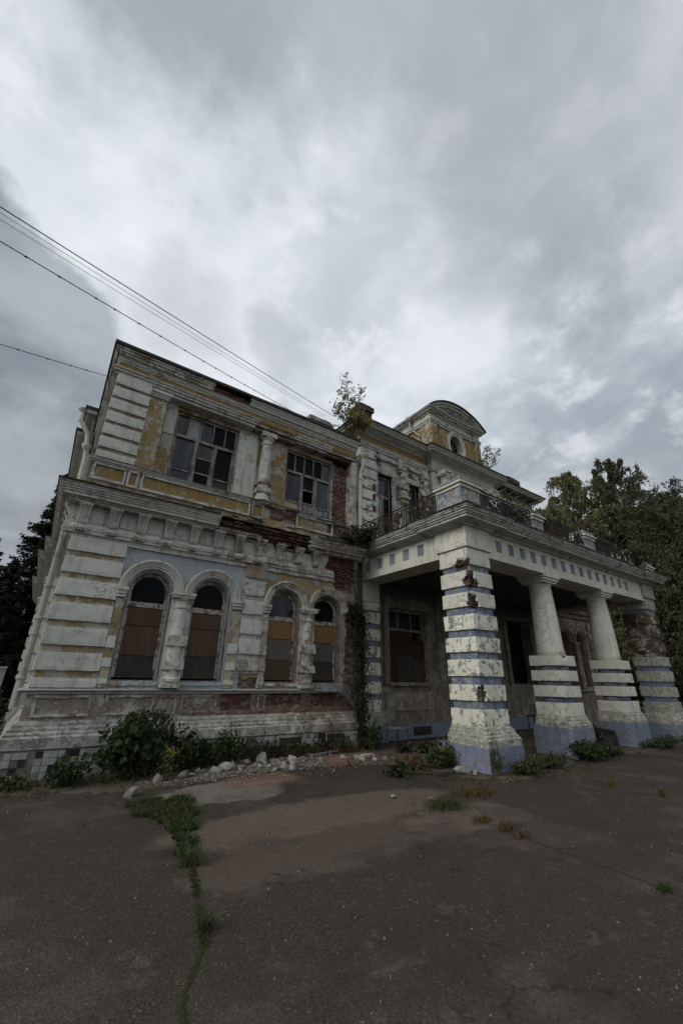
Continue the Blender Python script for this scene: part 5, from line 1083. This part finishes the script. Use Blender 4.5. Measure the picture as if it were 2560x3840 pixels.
def blades(name, pts, h, mat, label, cat='grass', lean=.5, wid=.006):
    n = len(pts); P = np.array([(x, y, gh(x, y)-.01) for x, y in pts]); H = np.asarray(h)*NR.uniform(.5, 1.3, n) if np.ndim(h) else h*NR.uniform(.5, 1.3, n)
    a = NR.uniform(0, math.tau, n); ln = NR.normal(0, lean, (n, 2)); d = np.stack([np.cos(a), np.sin(a), np.zeros(n)], 1)*wid
    mid = P+np.concatenate([ln*.4*H[:, None], (H*.6)[:, None]], 1); tip = P+np.concatenate([ln*H[:, None]*1.0, (H*.95)[:, None]], 1)
    V = np.stack([P-d, P+d, mid+d*.7, mid-d*.7, tip], 1).reshape(-1, 3)
    me = bpy.data.meshes.new(name); F = []
    for i in range(n): b = i*5; F += [(b, b+1, b+2, b+3), (b+3, b+2, b+4)]
    me.from_pydata(V.tolist(), [], F); me.materials.append(M(mat)); me.update()
    o = attach(bpy.data.objects.new(name, me), None); tag(o, label, cat, kind='stuff'); return o
pts = []
while len(pts) < 7500:
    x, y = R.uniform(1.3, 2.5), R.uniform(4.7, 7.1)
    if in_poly(x+.16*nz(x*3, y*3, 1)+.07*nz(x*11, y*11, 2), y+.16*nz(x*3, y*3, 5), GP_) and nz(x*6, y*6, 3) > -.32: pts.append((x, y))
blades('grass', pts, .055, 'leaf_grass', 'bright green grass patch tapering down into the asphalt crack', lean=.8, wid=.008)
pts = [(x+R.gauss(0, .016), y+R.gauss(0, .02)) for x, y, w_ in K if y < 4.9 and nz(x*3, y*3, 9) > -.05 for _ in range(7)]; blades('grass', pts, .016, 'moss', 'short sparse blades along the mossy crack', lean=.8, wid=.006)
# fine cracks on the right, with tufts
def crack_line(name, pts, w_, label):
    mb = MB(); vs = []; P = []
    for i in range(len(pts)-1):
        for k in range(12): f = k/12; P.append((pts[i][0]*(1-f)+pts[i+1][0]*f, pts[i][1]*(1-f)+pts[i+1][1]*f))
    for x, y in P:
        q = .05*nz(x*3, y*3, 3)+.02*nz(x*11, y*11, 3); ww = w_*(.6+.8*abs(nz(x*7, y*7, 1)))
        vs += [(x+q-ww, y+q-ww*.6, gh(x, y)-.004), (x+q+ww, y+q+ww*.6, gh(x, y)-.004)]
    mb.add(vs, [(2*i, 2*i+1, 2*i+3, 2*i+2) for i in range(len(P)-1)]); tag(mb.build(name, 'soil'), None, None, kind='structure')
crack_line('ground_crack', [(5.9, 5.1), (5.3, 4.75), (5.08, 4.5), (4.96, 3.86), (4.93, 3.38), (4.88, 2.8), (4.85, 2.37), (4.78, 1.95), (4.7, 1.4)], .010, '')
crack_line('ground_crack', [(7.9, 4.95), (8.37, 4.51), (8.42, 3.79), (8.45, 2.99), (8.5, 2.0)], .008, '')
def tuft(p, n_, h, mat, label, group=None, rad_=.12):
    pts = [(p[0]+R.gauss(0, rad_), p[1]+R.gauss(0, rad_*.6)) for _ in range(n_)]
    o = blades('grass_tuft', pts, h, mat, label, 'grass tuft', .55, .005)
    if group: o['group'] = group
tuft((5.05, 4.62), 420, .10, 'leaf_weed', 'wide green grass tuft at the top of the asphalt crack', rad_=.16); tuft((4.97, 3.95), 120, .08, 'leaf_dry', 'low dry tuft halfway along the asphalt crack', rad_=.07)
tuft((4.94, 3.6), 90, .11, 'leaf_dry', 'thin upright dry stalks in the asphalt crack', rad_=.05); tuft((4.93, 3.38), 60, .06, 'leaf_dry', 'small brown tuft below the upright dry stalks', rad_=.06); tuft((4.78, 1.98), 80, .05, 'leaf_weed', 'flat green tuft near the right edge of the asphalt', rad_=.05)
tuft((5.98, 4.85), 500, .09, 'leaf_dry', 'yellowing grass clump on the asphalt before the near pillar', rad_=.2); tuft((8.40, 3.95), 70, .12, 'leaf_dry', 'dry stalks in the right hand crack, nearer the pillar', rad_=.06); tuft((8.44, 3.25), 70, .12, 'leaf_dry', 'dry stalks in the right hand crack, near the photo edge', rad_=.06)
tuft((1.58, 4.55), 90, .16, 'leaf_weed', 'plantain rosette with upright stalks at the lower tip of the grass patch', rad_=.05); tuft((1.36, 3.45), 60, .13, 'leaf_weed', 'small weed with leaning stalks in the mossy crack', rad_=.03)
pp = [(R.gauss(8.7, .9), R.gauss(5.05, .14)) for _ in range(260)]+[(R.uniform(6.2, 8), R.gauss(5.6, .25)) for _ in range(220)]
leaf_o = leaf_mesh('leaf_litter', [(x, y, gh(x, y)+.004) for x, y in pp], .03, 'leaf_dry', None, 0, 1.4, [(1, 0, 0)]*len(pp), .8); tag(leaf_o, 'brown fallen leaves scattered before the near pillar', 'leaves', kind='stuff')

pp = []
while len(pp) < 200:
    a, r_ = R.uniform(-.5, 1.2), R.uniform(5.0, 9.5); x, y = r_*math.sin(a), r_*math.cos(a)
    if .5 < y < 8.2 and nz(x*.8, y*.8, 6) > -.1: pp.append((x, y))
lo2 = leaf_mesh('leaf_litter', [(x, y, gh(x, y)+.003) for x, y in pp], .018, 'leaf_dry', None, 0, 1.5, [(1, 0, 0)]*len(pp), .7); tag(lo2, 'small dry leaves strewn over the asphalt', 'leaves', kind='stuff')
# ------------------------------------------------------------------ plants
def bush(name, c, r, h, nleaf, size, mat, label, cat='shrub', group=None, stems=9, droop=.5, elong=1.7, clump=14):
    """stems rising from one root; leaves gathered in clumps on the outside of the dome"""
    o = empty(name, c); mb = MB(); P = []; c = Vector(c)
    for k in range(stems):
        a = R.uniform(0, math.tau); q = R.uniform(.2, 1); e = c+Vector((math.cos(a)*r[0]*q, math.sin(a)*r[1]*q, h*R.uniform(.55, 1)*(1.05-.45*q))); m = c.lerp(e, .5)+Vector((R.gauss(0, .04), R.gauss(0, .04), .08*h))
        mb.tube([c+Vector((R.gauss(0, .03), R.gauss(0, .03), 0)), m, e], [.012, .009, .004], 5)
        for _ in range(int(nleaf/stems*.35)): f = R.uniform(.25, 1.02); p = c.lerp(m, f*2) if f < .5 else m.lerp(e, f*2-1); P.append(p+Vector((R.gauss(0, size*1.3), R.gauss(0, size*1.3), R.gauss(0, size))))
    lobes = [(R.uniform(0, math.tau), R.uniform(.15, .75), R.uniform(.35, 1.0), R.uniform(.35, .6)) for _ in range(6)]
    cl = max(3, int(nleaf*.65/clump))
    for k in range(cl):
        la, lr, lh, lw = lobes[k % 6]; a = R.uniform(0, math.tau); el = R.uniform(-.2, 1)*math.pi/2; q = R.uniform(.35, 1.1)
        p = c+Vector((math.cos(la)*r[0]*lr+math.cos(a)*math.cos(el)*r[0]*lw*q, math.sin(la)*r[1]*lr+math.sin(a)*math.cos(el)*r[1]*lw*q, max(.02, h*lh*.55+math.sin(el)*h*lh*.45*q)))
        sp_ = size*R.uniform(.7, 1.9)
        for _ in range(R.randint(clump//3, clump*5//3)): P.append(p+Vector((R.gauss(0, sp_), R.gauss(0, sp_), R.gauss(0, sp_*.8))))
    for k in range(max(3, stems//3)):
        a = R.uniform(0, math.tau); q = R.uniform(.1, .9); b0 = c+Vector((math.cos(a)*r[0]*q, math.sin(a)*r[1]*q, 0)); hh_ = h*R.uniform(.9, 1.35); tp = b0+Vector((R.gauss(0, .1)*h, R.gauss(0, .1)*h, hh_)); mb.tube([b0, b0.lerp(tp, .5)+Vector((R.gauss(0, .02), 0, 0)), tp], [.006, .005, .003], 4)
        for _ in range(6): P.append(b0.lerp(tp, R.uniform(.7, 1.02))+Vector((R.gauss(0, size*.7), R.gauss(0, size*.7), 0)))
    P = [p if p.z > .02 or c.z > 1 else Vector((p.x, p.y, .02+abs(p.z)*.3)) for p in P]
    mb.build('stem', 'twig', o); leaf_mesh('foliage', P, size, mat, o, droop, elong); tag(o, label, cat, group); return o
bush('shrub', (1.78, 8.5, 0), (.78, .42, 0), .95, 3000, .065, 'leaf_shrub', 'big dark green shrub against the tiled wall base', droop=.7)
bush('shrub', (2.55, 8.62, 0), (.6, .33, 0), .62, 1500, .05, 'leaf_shrub', 'lower dark shrub leaning on the right of the big shrub', droop=.6)
bush('weed', (.78, 8.35, 0), (.26, .24, 0), .40, 700, .042, 'leaf_shrub', 'mid height weed clump between the tiled corner and the big shrub', 'weed', 'weeds along the wing wall')
bush('weed', (.12, 8.5, 0), (.22, .18, 0), .13, 220, .045, 'leaf_weed', 'low pale weed clump at the tiled left corner', 'weed', 'weeds along the wing wall')
bush('weed', (-.35, 8.5, 0), (.28, .22, 0), .17, 260, .045, 'leaf_weed', 'low weed clump at the extreme left edge', 'weed', 'weeds along the wing wall')
bush('weed', (3.55, 8.75, 0), (.30, .18, 0), .62, 750, .05, 'leaf_shrub', 'tall leafy weed standing alone below the second window', 'weed', 'weeds along the wing wall')
for i, (x, h_, lb) in enumerate(((3.05, .42, 'weed just left of the lone tall weed'), (4.05, .46, 'weed just right of the lone tall weed'), (4.55, .36, 'weed under the third arched window'), (5.1, .34, 'weed left of the cellar opening'), (5.7, .30, 'weed under the fourth arched window'), (6.3, .36, 'weed beside the cellar opening by the drainpipe'))): bush('weed', (x, 8.82, 0), (.32, .16, 0), h_, 520, .032, 'leaf_weed' if i % 2 else 'leaf_ivy', 'thin straggly '+lb, 'weed', 'weeds along the wing wall', stems=14)
bush('weed', (7.22, 8.8, 0), (.24, .22, 0), .58, 900, .045, 'leaf_shrub', 'dense dark weed clump between drainpipe and chair', 'weed', 'weeds around the porch')
bush('weed', (6.95, 6.35, 0), (.40, .3, 0), .42, 900, .045, 'leaf_weed', 'green and yellow weed clump left of the near pillar', 'weed', 'weeds around the porch'); bush('weed', (6.45, 6.55, 0), (.3, .22, 0), .22, 350, .04, 'leaf_dry', 'low yellowed weed patch further left of the near pillar', 'weed', 'weeds around the porch')
bush('weed', (8.0, 5.2, 0), (.6, .2, 0), .26, 1000, .03, 'leaf_weed', 'low weeds along the front of the near pillar', 'weed', 'weeds around the porch', stems=20); bush('weed', (8.95, 5.35, 0), (.65, .28, 0), .24, 1100, .033, 'leaf_grass', 'bright weeds right of the near pillar', 'weed', 'weeds around the porch')
bush('weed', (7.33, 5.38, 0), (.16, .1, 0), .55, 160, .026, 'leaf_weed', 'thin tall weed stalks before the near pillar corner', 'weed', 'weeds around the porch', stems=10)
bush('weed', (10.75, 5.35, 0), (.6, .3, 0), .36, 1500, .04, 'leaf_shrub', 'dark nettle clump in front of the first round column', 'weed', 'weeds around the porch'); bush('weed', (11.6, 5.4, 0), (.7, .3, 0), .22, 900, .035, 'leaf_shrub', 'lower weeds right of the first round column', 'weed', 'weeds around the porch')
bush('weed', (14.6, 5.3, 0), (1.1, .3, 0), .24, 1200, .038, 'leaf_shrub', 'weeds in front of the second round column', 'weed', 'weeds around the porch'); bush('weed', (17.2, 5.15, 0), (1.3, .35, 0), .24, 1000, .05, 'leaf_shrub', 'weeds before the far ruined pillar', 'weed', 'weeds around the porch')
for p, lb in (((7.6, 8.1), 'small leafy rosette on the soil before the chair'), ((8.05, 7.85), 'spiky rosette on the porch floor right of the chair'), ((5.75, 6.35), 'ragged low weed on the soil edge before the porch'), ((9.35, 6.6), 'sparse weed behind the near pillar')): bush('weed', (p[0], p[1], 0), (.2, .16, 0), .16, 160, .05, 'leaf_ivy', lb, 'weed', 'weeds around the porch', elong=2.4)
fo = bush('flowering_weed', (2.2, 8.0, 0), (.12, .1, 0), .42, 180, .03, 'leaf_weed', 'small yellow flowering weed at the foot of the big shrub', 'weed'); leaf_mesh('blossom', [(2.2+R.gauss(0, .055), 7.97+R.gauss(0, .05), .40+R.gauss(0, .05)) for _ in range(70)], .022, 'flower_yellow', fo, 0, 1.0)
pp = [(R.uniform(-.8, 2.9), 8.62+R.gauss(0, .22)-.1*R.random()) for _ in range(1400)]; pp = [(x, min(y, 8.97)) for x, y in pp]
blades('grass', pp, .10, 'leaf_weed', 'straggling grass along the foot of the tiled wall base', lean=.9, wid=.006); pp = [(R.uniform(2.9, 6.8), 8.8+R.gauss(0, .1)) for _ in range(1400)]; blades('grass', [(x, min(y, 8.98)) for x, y in pp], .22, 'leaf_dry', 'thin dry grass standing along the wall behind the rubble', lean=.5, wid=.005)
lo = leaf_mesh('leaf_litter', [(R.uniform(-.6, 3.0), 8.35+R.gauss(0, .25), .012) for _ in range(420)], .035, 'leaf_dry', None, 0, 1.4, [(1, 0, 0)]*420, .8); tag(lo, 'brown fallen leaves along the foot of the wing wall', 'leaves', kind='stuff')
# bushes at the left edge beyond the wing
bush('shrub', (-1.0, 13.0, 0), (.75, 1.2, 0), 1.5, 2600, .07, 'leaf_ivy', 'leafy bush beside the side wall at the left edge'); bush('shrub', (-1.25, 10.2, 0), (.55, .8, 0), .8, 1500, .06, 'leaf_ivy', 'low bush in front of the leafy bush at the left edge')
# creepers
def creeper(name, pts, n_, size, mat, spread, label, group=None):
    """vine stems along pts with leaves hanging about them"""
    o = empty(name, pts[0]); mb = MB(); P = []; V = [Vector(p) for p in pts]
    for k in range(5):
        off = Vector((R.gauss(0, spread*.4), R.gauss(0, .02), 0)); mb.tube([p+off+Vector((R.gauss(0, .03), 0, 0)) for p in V], .009, 5)
    for _ in range(n_):
        i = R.randrange(len(V)-1); p = V[i].lerp(V[i+1], R.random()); q = .5+.5*nz(p.x*3, p.y*3, p.z*2.2)+.25
        P.append(p+Vector((R.gauss(0, spread*q), R.gauss(0, .05), R.gauss(0, .10))))
    mb.build('stem', 'twig', o); leaf_mesh('foliage', P, size, mat, o, .8, 1.3); tag(o, label, 'creeper', group)
creeper('creeper', [(7.02, 9.02, .1), (7.0, 9.02, 1.2), (7.0, 9.03, 2.2), (6.95, 9.05, 2.9), (6.85, 9.05, 3.45)], 2000, .05, 'leaf_ivy', .20, 'dark creeper climbing the drainpipe between wing and porch')
creeper('creeper', [(7.38, 9.4, .2), (7.36, 9.42, 1.2), (7.36, 9.42, 2.2), (7.3, 9.3, 3.1)], 900, .045, 'leaf_ivy', .07, 'thin creeper on the left flank of the rear porch pilaster')
bush('ivy_clump', (6.85, 9.02, 2.95), (.30, .12, 0), .55, 700, .05, 'leaf_ivy', 'leafy ivy clump spilling beside the fourth arched window', 'ivy', 'plants growing on the building'); bush('balcony_weed', (6.9, 8.75, 5.1), (.42, .32, 0), .62, 1500, .042, 'leaf_ivy', 'bushy weed rooted on the cornice at the balcony corner', 'weed', 'plants growing on the building', stems=14); bush('balcony_weed', (6.35, 8.75, 5.08), (.35, .22, 0), .34, 700, .04, 'leaf_ivy', 'trailing weed on the wing cornice left of the balcony', 'weed', 'plants growing on the building')
bush('balcony_weed', (9.3, 5.6, 5.3), (.55, .25, 0), .95, 260, .05, 'leaf_weed', 'sparse young sapling rising behind the front railing', 'sapling', 'plants growing on the building'); bush('balcony_weed', (10.4, 5.7, 5.6), (.45, .3, 0), .75, 420, .055, 'leaf_ivy', 'leafy weed beside the second balcony pedestal', 'weed', 'plants growing on the building')
bush('balcony_weed', (16.7, 5.45, 5.4), (.8, .4, 0), .9, 700, .06, 'leaf_ivy', 'weeds covering the ruined last balcony pedestal', 'weed', 'plants growing on the building')
def sapling(base, stems_, nl, size, mat, label):
    o = empty('birch_sapling', base); mb = MB(); P = []; B = Vector(base)
    for e in stems_:
        e = Vector(e); m = B.lerp(e, .5)+Vector((R.gauss(0, .05), 0, .05)); mb.tube([B, m, e], [.022, .014, .004], 6)
        for k in range(16):
            f = R.uniform(.2, 1); p = B.lerp(m, f*2) if f < .5 else m.lerp(e, f*2-1); L = (1-f)*.55+.12; an = R.uniform(0, 6.3); q = p+Vector((math.cos(an)*L, math.sin(an)*L*.6, L*R.uniform(.2, .8))); mb.tube([p, p.lerp(q, .6)+Vector((0, 0, .03)), q], [.007, .005, .002], 4)
            for _ in range(int(nl/len(stems_)/16)): P.append(p.lerp(q, R.uniform(.25, 1.1))+Vector((R.gauss(0, .05), R.gauss(0, .05), R.gauss(0, .05))))
    mb.build('stem', 'twig', o); leaf_mesh('foliage', P, size, mat, o, .6, 1.4); tag(o, label, 'sapling', 'plants growing on the building')
sapling((6.75, 9.15, 8.7), [(6.5, 9.2, 11.35), (6.2, 9.1, 10.6), (7.25, 9.3, 11.2), (6.95, 9.2, 10.5), (6.0, 9.0, 9.8)], 1300, .05, 'leaf_birch', 'young birch growing from the cornice between wing and centre')
bush('balcony_weed', (6.95, 8.85, 9.1), (.42, .3, 0), .7, 800, .045, 'leaf_birch', 'yellowish leaves hanging round the foot of the roof birch', 'weed', 'plants growing on the building')
sapling((14.35, 9.45, 10.1), [(14.7, 9.4, 11.6), (15.4, 9.3, 11.7), (14.5, 9.5, 11.0)], 420, .06, 'leaf_birch', 'thin sapling sprouting at the right side of the dormer')

# ------------------------------------------------------------------ trees
def broad_tree(base, h, rw_, nleaf, size, mat, label, group, trunk='birch_bark', seed=0, weeping=.9):
    """trunk, forking limbs, and hanging sprays of leaves along every limb; gaps stay open between the sprays"""
    rr_ = random.Random(seed); o = empty('birch_tree', base); B = Vector(base); mb = MB(); P = []; D = []
    lean = Vector((rr_.gauss(0, .03)*h, rr_.gauss(0, .03)*h, 0)); sp = [B+lean*f*f+Vector((0, 0, h*f)) for f in (0, .2, .4, .6, .8, 1)]
    mb.tube(sp, [h*.018, h*.015, h*.012, h*.008, h*.005, .02], 8)
    nb = int(50+h*2.2); per = nleaf/nb
    for k in range(nb):
        f = .18+.82*(k+.5)/nb; i = min(4, int(f*5)); p = sp[i].lerp(sp[i+1], f*5-i); a = k*2.4+rr_.uniform(-.4, .4)
        L = rw_*1.22*min(1, 1.75*(1.03-f)**.72)*rr_.uniform(.55, 1.15)+.15; dr = Vector((math.cos(a), math.sin(a), 0)); up_ = rr_.uniform(.35, .75)
        q = [p+dr*L*s+Vector((0, 0, L*up_*(s-.55*s*s))) for s in (0, .35, .7, 1)]; mb.tube(q, [h*.006*(1.1-f)+.012, .02, .012, .005], 5)
        ns = max(5, int(L*7))
        for s_ in range(ns):
            s = rr_.uniform(.15, 1); j = min(2, int(s*3)); w0 = q[j].lerp(q[j+1], s*3-j); sg = Vector((rr_.gauss(0, .34), rr_.gauss(0, .34), rr_.gauss(.14, .22)))*L*.5; dl = rr_.uniform(.5, 1.5)*weeping*(.55+L*.30)
            for _ in range(max(1, int(per/ns))):
                v = rr_.random(); c = w0+sg*v+Vector((0, 0, -dl*v*v))+Vector((rr_.gauss(0, .06), rr_.gauss(0, .06), rr_.gauss(0, .09))); P.append(c)
    mb.build('trunk', trunk, o); leaf_mesh('crown', P, size, mat, o, 1.6, 2.3); tag(o, label, 'tree', group)
def spruce(base, h, w_, label, seed, group='dark spruces beyond the left corner'):
    rr_ = random.Random(seed); o = empty('spruce_tree', base); B = Vector(base); mb = MB(); P = []; D = []
    mb.tube([B, B+Vector((0, 0, h*.5)), B+Vector((0, 0, h))], [h*.014, h*.009, .01], 8)
    z = .06*h
    while z < h*.985:
        f = z/h; L0 = w_*(1-f)**.85+.10
        for k in range(9):
            a = rr_.uniform(0, 6.3); L = L0*rr_.uniform(.6, 1.12); d_ = Vector((math.cos(a), math.sin(a), 0)); p0 = B+Vector((0, 0, z+rr_.uniform(-.15, .15)))
            tip = .22*L; bend = [p0+d_*L*s+Vector((0, 0, -.35*L*s+.40*L*s*s*.8)) for s in (0, .35, .7, 1)]; mb.tube(bend, [.03*(1-f)+.01, .02, .012, .004], 4)
            for _ in range(int(22+L*46)):
                s = rr_.uniform(.12, 1.03); j = min(2, int(s*3)); c = bend[j].lerp(bend[j+1], s*3-j); sw = (1.1-s)*L*.30+.06; off = rr_.gauss(0, sw*.6); side_ = Vector((-d_.y, d_.x, 0)); c = c+side_*off+Vector((0, 0, -abs(off)*.35-abs(rr_.gauss(0, .12)))); P.append(c); D.append(tuple(d_*.8+side_*(1.0 if off > 0 else -1.0)*.7+Vector((0, 0, -.3))))
        z += .26+.10*f
    mb.build('trunk', 'bark', o); leaf_mesh('crown', P, .075, 'needle_spruce', o, .15, 3.6, D, .45); tag(o, label, 'tree', group)
spruce((-1.05, 30.5, 0), 14.3, 3.3, 'tallest dark spruce rising behind the left corner of the wing', 1); spruce((-3.5, 29, 0), 8.8, 2.6, 'dark spruce left of the tallest spruce', 2); spruce((-2.2, 28.0, 0), 7.4, 2.4, 'lower dark spruce in front of the tallest spruce', 3); spruce((-4.6, 31, 0), 8.0, 2.6, 'farthest left dark spruce at the photo edge', 4)
TG = 'broadleaf trees beyond the porch'
broad_tree((26.0, 12.4, 0), 12.4, 3.0, 34800, 0.072, 'leaf_willow', 'pale yellow green tree nearest the end of the roof', TG, seed=11)
broad_tree((30.0, 12.6, 0), 16.2, 3.0, 37700, 0.079, 'leaf_willow', 'pale green tree with a pointed top right of the roof end', TG, seed=12)
broad_tree((31.0, 9.6, 0), 16.6, 3.6, 43500, 0.079, 'leaf_willow_dark', 'tallest dark green tree at the right', TG, seed=13); broad_tree((29.5, 7.3, 0), 12.6, 3.8, 40600, 0.079, 'leaf_willow_dark', 'broad dark tree at the right edge', TG, seed=14)
broad_tree((27.0, 7.6, 0), 8.6, 2.8, 26100, 0.072, 'leaf_willow_dark', 'lower dark tree directly behind the far ruined pillar', TG, seed=15); broad_tree((24.6, 10.4, 0), 6.4, 2.1, 17400, 0.065, 'leaf_willow', 'small olive tree seen between second column and far pillar', TG, seed=16)
broad_tree((33.0, 14.6, 0), 14.0, 3.6, 26100, 0.101, 'leaf_willow_dark', 'dark tree in the rear of the right hand group', TG, seed=17); broad_tree((35.0, 8.8, 0), 14.5, 3.8, 23200, 0.101, 'leaf_willow_dark', 'tall dark tree behind the tree at the right edge', TG, seed=18)
broad_tree((28.6, 6.2, 0), 11.6, 3.2, 28000, .075, 'leaf_willow_dark', 'dark tree cut by the right edge of the picture', TG, seed=21); broad_tree((32.0, 11.2, 0), 14.2, 3.2, 26000, .085, 'leaf_willow', 'olive tree between the pointed tree and the tallest tree', TG, seed=22)
broad_tree((28.2, 10.4, 0), 10.8, 3.0, 29000, 0.072, 'leaf_willow_dark', 'mid height tree filling the middle of the right hand group', TG, seed=19)
bush('shrub', (23.5, 7.4, 0), (1.5, 1.3, 0), 2.6, 3600, .11, 'leaf_ivy', 'dark bush beyond the far ruined pillar'); bush('shrub', (23.6, 9.8, 0), (1.4, 1.2, 0), 2.6, 3200, .11, 'leaf_ivy', 'dark bush past the end of the low right wing'); bush('shrub', (26.5, 6.0, 0), (1.7, 1.4, 0), 2.7, 3600, .12, 'leaf_ivy', 'dark bush at the right edge under the trees')

# ------------------------------------------------------------------ small things
ch = empty('chair', (8.02, 8.78, 0)); tag(ch, 'old metal legged chair with grey seat standing in the porch', 'chair')
cm = MB(); rough(7.80, 8.20, 8.58, 8.98, .43, .45, .1, .002, .006, mb=cm); cm.build('seat', 'chair_ply', ch)
cm = MB(); rough(7.79, 8.13, 8.985, 9.005, .62, .84, .1, .002, .006, mb=cm); cm.build('backrest', 'chair_ply', ch)
for dx, dy in ((7.82, 8.60), (8.18, 8.60), (7.82, 8.96), (8.18, 8.96)): sx = -.04 if dx < 8 else .04; sy = -.04 if dy < 8.7 else .04; m = MB(); m.tube([(dx+sx, dy+sy, 0), (dx, dy, .43)], .011, 6); m.build('leg', 'iron', ch)
for dx in (7.84, 8.08): m = MB(); m.tube([(dx, 8.96, .42), (dx, 9.01, .6), (dx, 9.015, .82)], .010, 6); m.build('back_post', 'iron', ch)
st = empty('stool', (13.2, 8.0, 0)); tag(st, 'small dark stool in the porch behind the first round column', 'stool'); rough(12.95, 13.4, 7.8, 8.25, .60, .64, .2, .003, .008).build('seat', 'leather_dark', st)
for dx, dy in ((13.0, 7.85), (13.35, 7.85), (13.0, 8.2), (13.35, 8.2)): m = MB(); m.tube([(dx, dy, 0), (dx, dy, .6)], .018, 6); m.build('leg', 'iron', st)
bn = empty('armchair', (13.15, 6.5, 0)); tag(bn, 'dark overturned upholstered seat lying between the round columns', 'armchair')
rough(12.75, 13.55, 5.95, 6.55, .0, .30, .12, .03, .05).build('seat', 'leather_dark', bn); rough(12.78, 13.52, 6.45, 6.70, .28, .52, .12, .03, .05).build('backrest', 'leather_dark', bn); rough(12.70, 12.86, 5.97, 6.6, .28, .42, .12, .02, .04).build('armrest', 'leather_dark', bn); rough(13.44, 13.6, 5.97, 6.6, .28, .42, .12, .02, .04).build('armrest', 'leather_dark', bn)
sh = MB(); n = 14; vs = []
for i in range(n):
    for j in range(5):
        f, g_ = i/(n-1), j/4; x = 5.62+f*1.15; dropz = .0 if f < .45 else -(f-.45)**1.4*.95; vs.append((x, FY-.16-.06*g_-.10*math.sin(f*3.0)+.02*nz(x*6, g_*3, 0), 1.47+dropz-.17*g_+.02*nz(x*5, g_*4, 4)))
sh.add(vs, [(i*5+j, (i+1)*5+j, (i+1)*5+j+1, i*5+j+1) for i in range(n-1) for j in range(4)]); so = sh.build('torn_sheet', 'sheet_metal'); md = so.modifiers.new('thick', 'SOLIDIFY'); md.thickness = .004
tag(so, 'bent grey sheet of metal flashing hanging from the fourth window sill', 'metal sheet')
def plank(p0, p1, w_, mat, label): m = MB(); m.tube([p0, Vector(p0).lerp(Vector(p1), .5), p1], w_, 4); tag(m.build('plank', mat), label, 'plank', 'scrap timber')
plank((5.3, 8.6, .05), (6.1, 8.72, .07), .022, 'rubble_white', 'pale stick lying against the wall before the cellar opening'); plank((6.35, 8.9, .02), (6.0, 8.98, .72), .014, 'twig', 'thin rod leaning on the wall by the drainpipe'); plank((6.15, 6.35, .025), (6.9, 5.75, .03), .028, 'plywood_dark', 'dark rotten board lying left of the near pillar'); plank((6.3, 5.95, .022), (6.75, 5.9, .03), .05, 'plywood_dark', 'short dark wood scrap by the near pillar')
part(MB().box(4.75, 5.3, FY-.19, FY-.15, .16, .36), 'cellar_opening_slab', 'interior_dark'); part(MB().box(6.0, 6.5, FY-.19, FY-.15, .18, .38), 'cellar_opening_slab', 'interior_dark')  # solid slabs on the base; the openings' inner darkness is painted on
gw = MB(); gw.box(-9, -.9, 22.0, 22.25, 0, 1.72); gw.box(-9, -.88, 21.95, 22.3, 1.72, 1.80)
for k in range(4): gw.box(-8.5+k*2.2, -8.2+k*2.2, 21.9, 22.0, 0, 1.72)
tag(gw.build('garden_wall', 'garden_wall'), 'low pale garden wall beyond the left corner of the wing', 'wall')
def cable(name, a, b_, r_, sag, label, clips=0, mat='cable_black'):
    a, b_ = Vector(a), Vector(b_); d_ = b_-a; b_ = a+d_; P = [a.lerp(b_, f)-Vector((0, 0, sag*4*f*(1-f))) for f in np.linspace(0, 1, 24)]
    o = MB(); o.tube(P, r_, 5); 
    if clips:
        for k in range(1, clips): p = a.lerp(b_, k/clips+R.uniform(-.01, .01)); f = k/clips; p = p-Vector((0, 0, sag*4*f*(1-f)+r_)); o.tube([p, p+Vector((0, 0, .012)), p+(b_-a).normalized()*.03], r_*1.9, 5)
    tag(o.build(name, mat), label, 'cable', 'overhead cables')
cable('cable', (6.81, 10.4, 10.51), (-6.4, 3.8, 6.6), .009, .05, 'uppermost thick black cable rising to the roof from the left'); cable('cable', (6.45, 10.4, 10.36), (-6.3, 3.8, 6.5), .004, .02, 'thin pale upper wire just below the uppermost cable', 0, 'wire_grey'); cable('cable', (6.3, 10.4, 10.3), (-6.2, 3.8, 6.35), .004, .02, 'thin pale lower wire between the two thick cables', 0, 'wire_grey')
cable('cable', (5.49, 10.4, 9.92), (-6.0, 3.8, 6.15), .008, .10, 'lower twisted cable with clips reaching the wing roof', 26)
cable('cable', (-.215, 10.45, 8.76), (-5.6, 6.5, 5.75), .008, .06, 'short cable with clips meeting the side of the wing roof', 14)
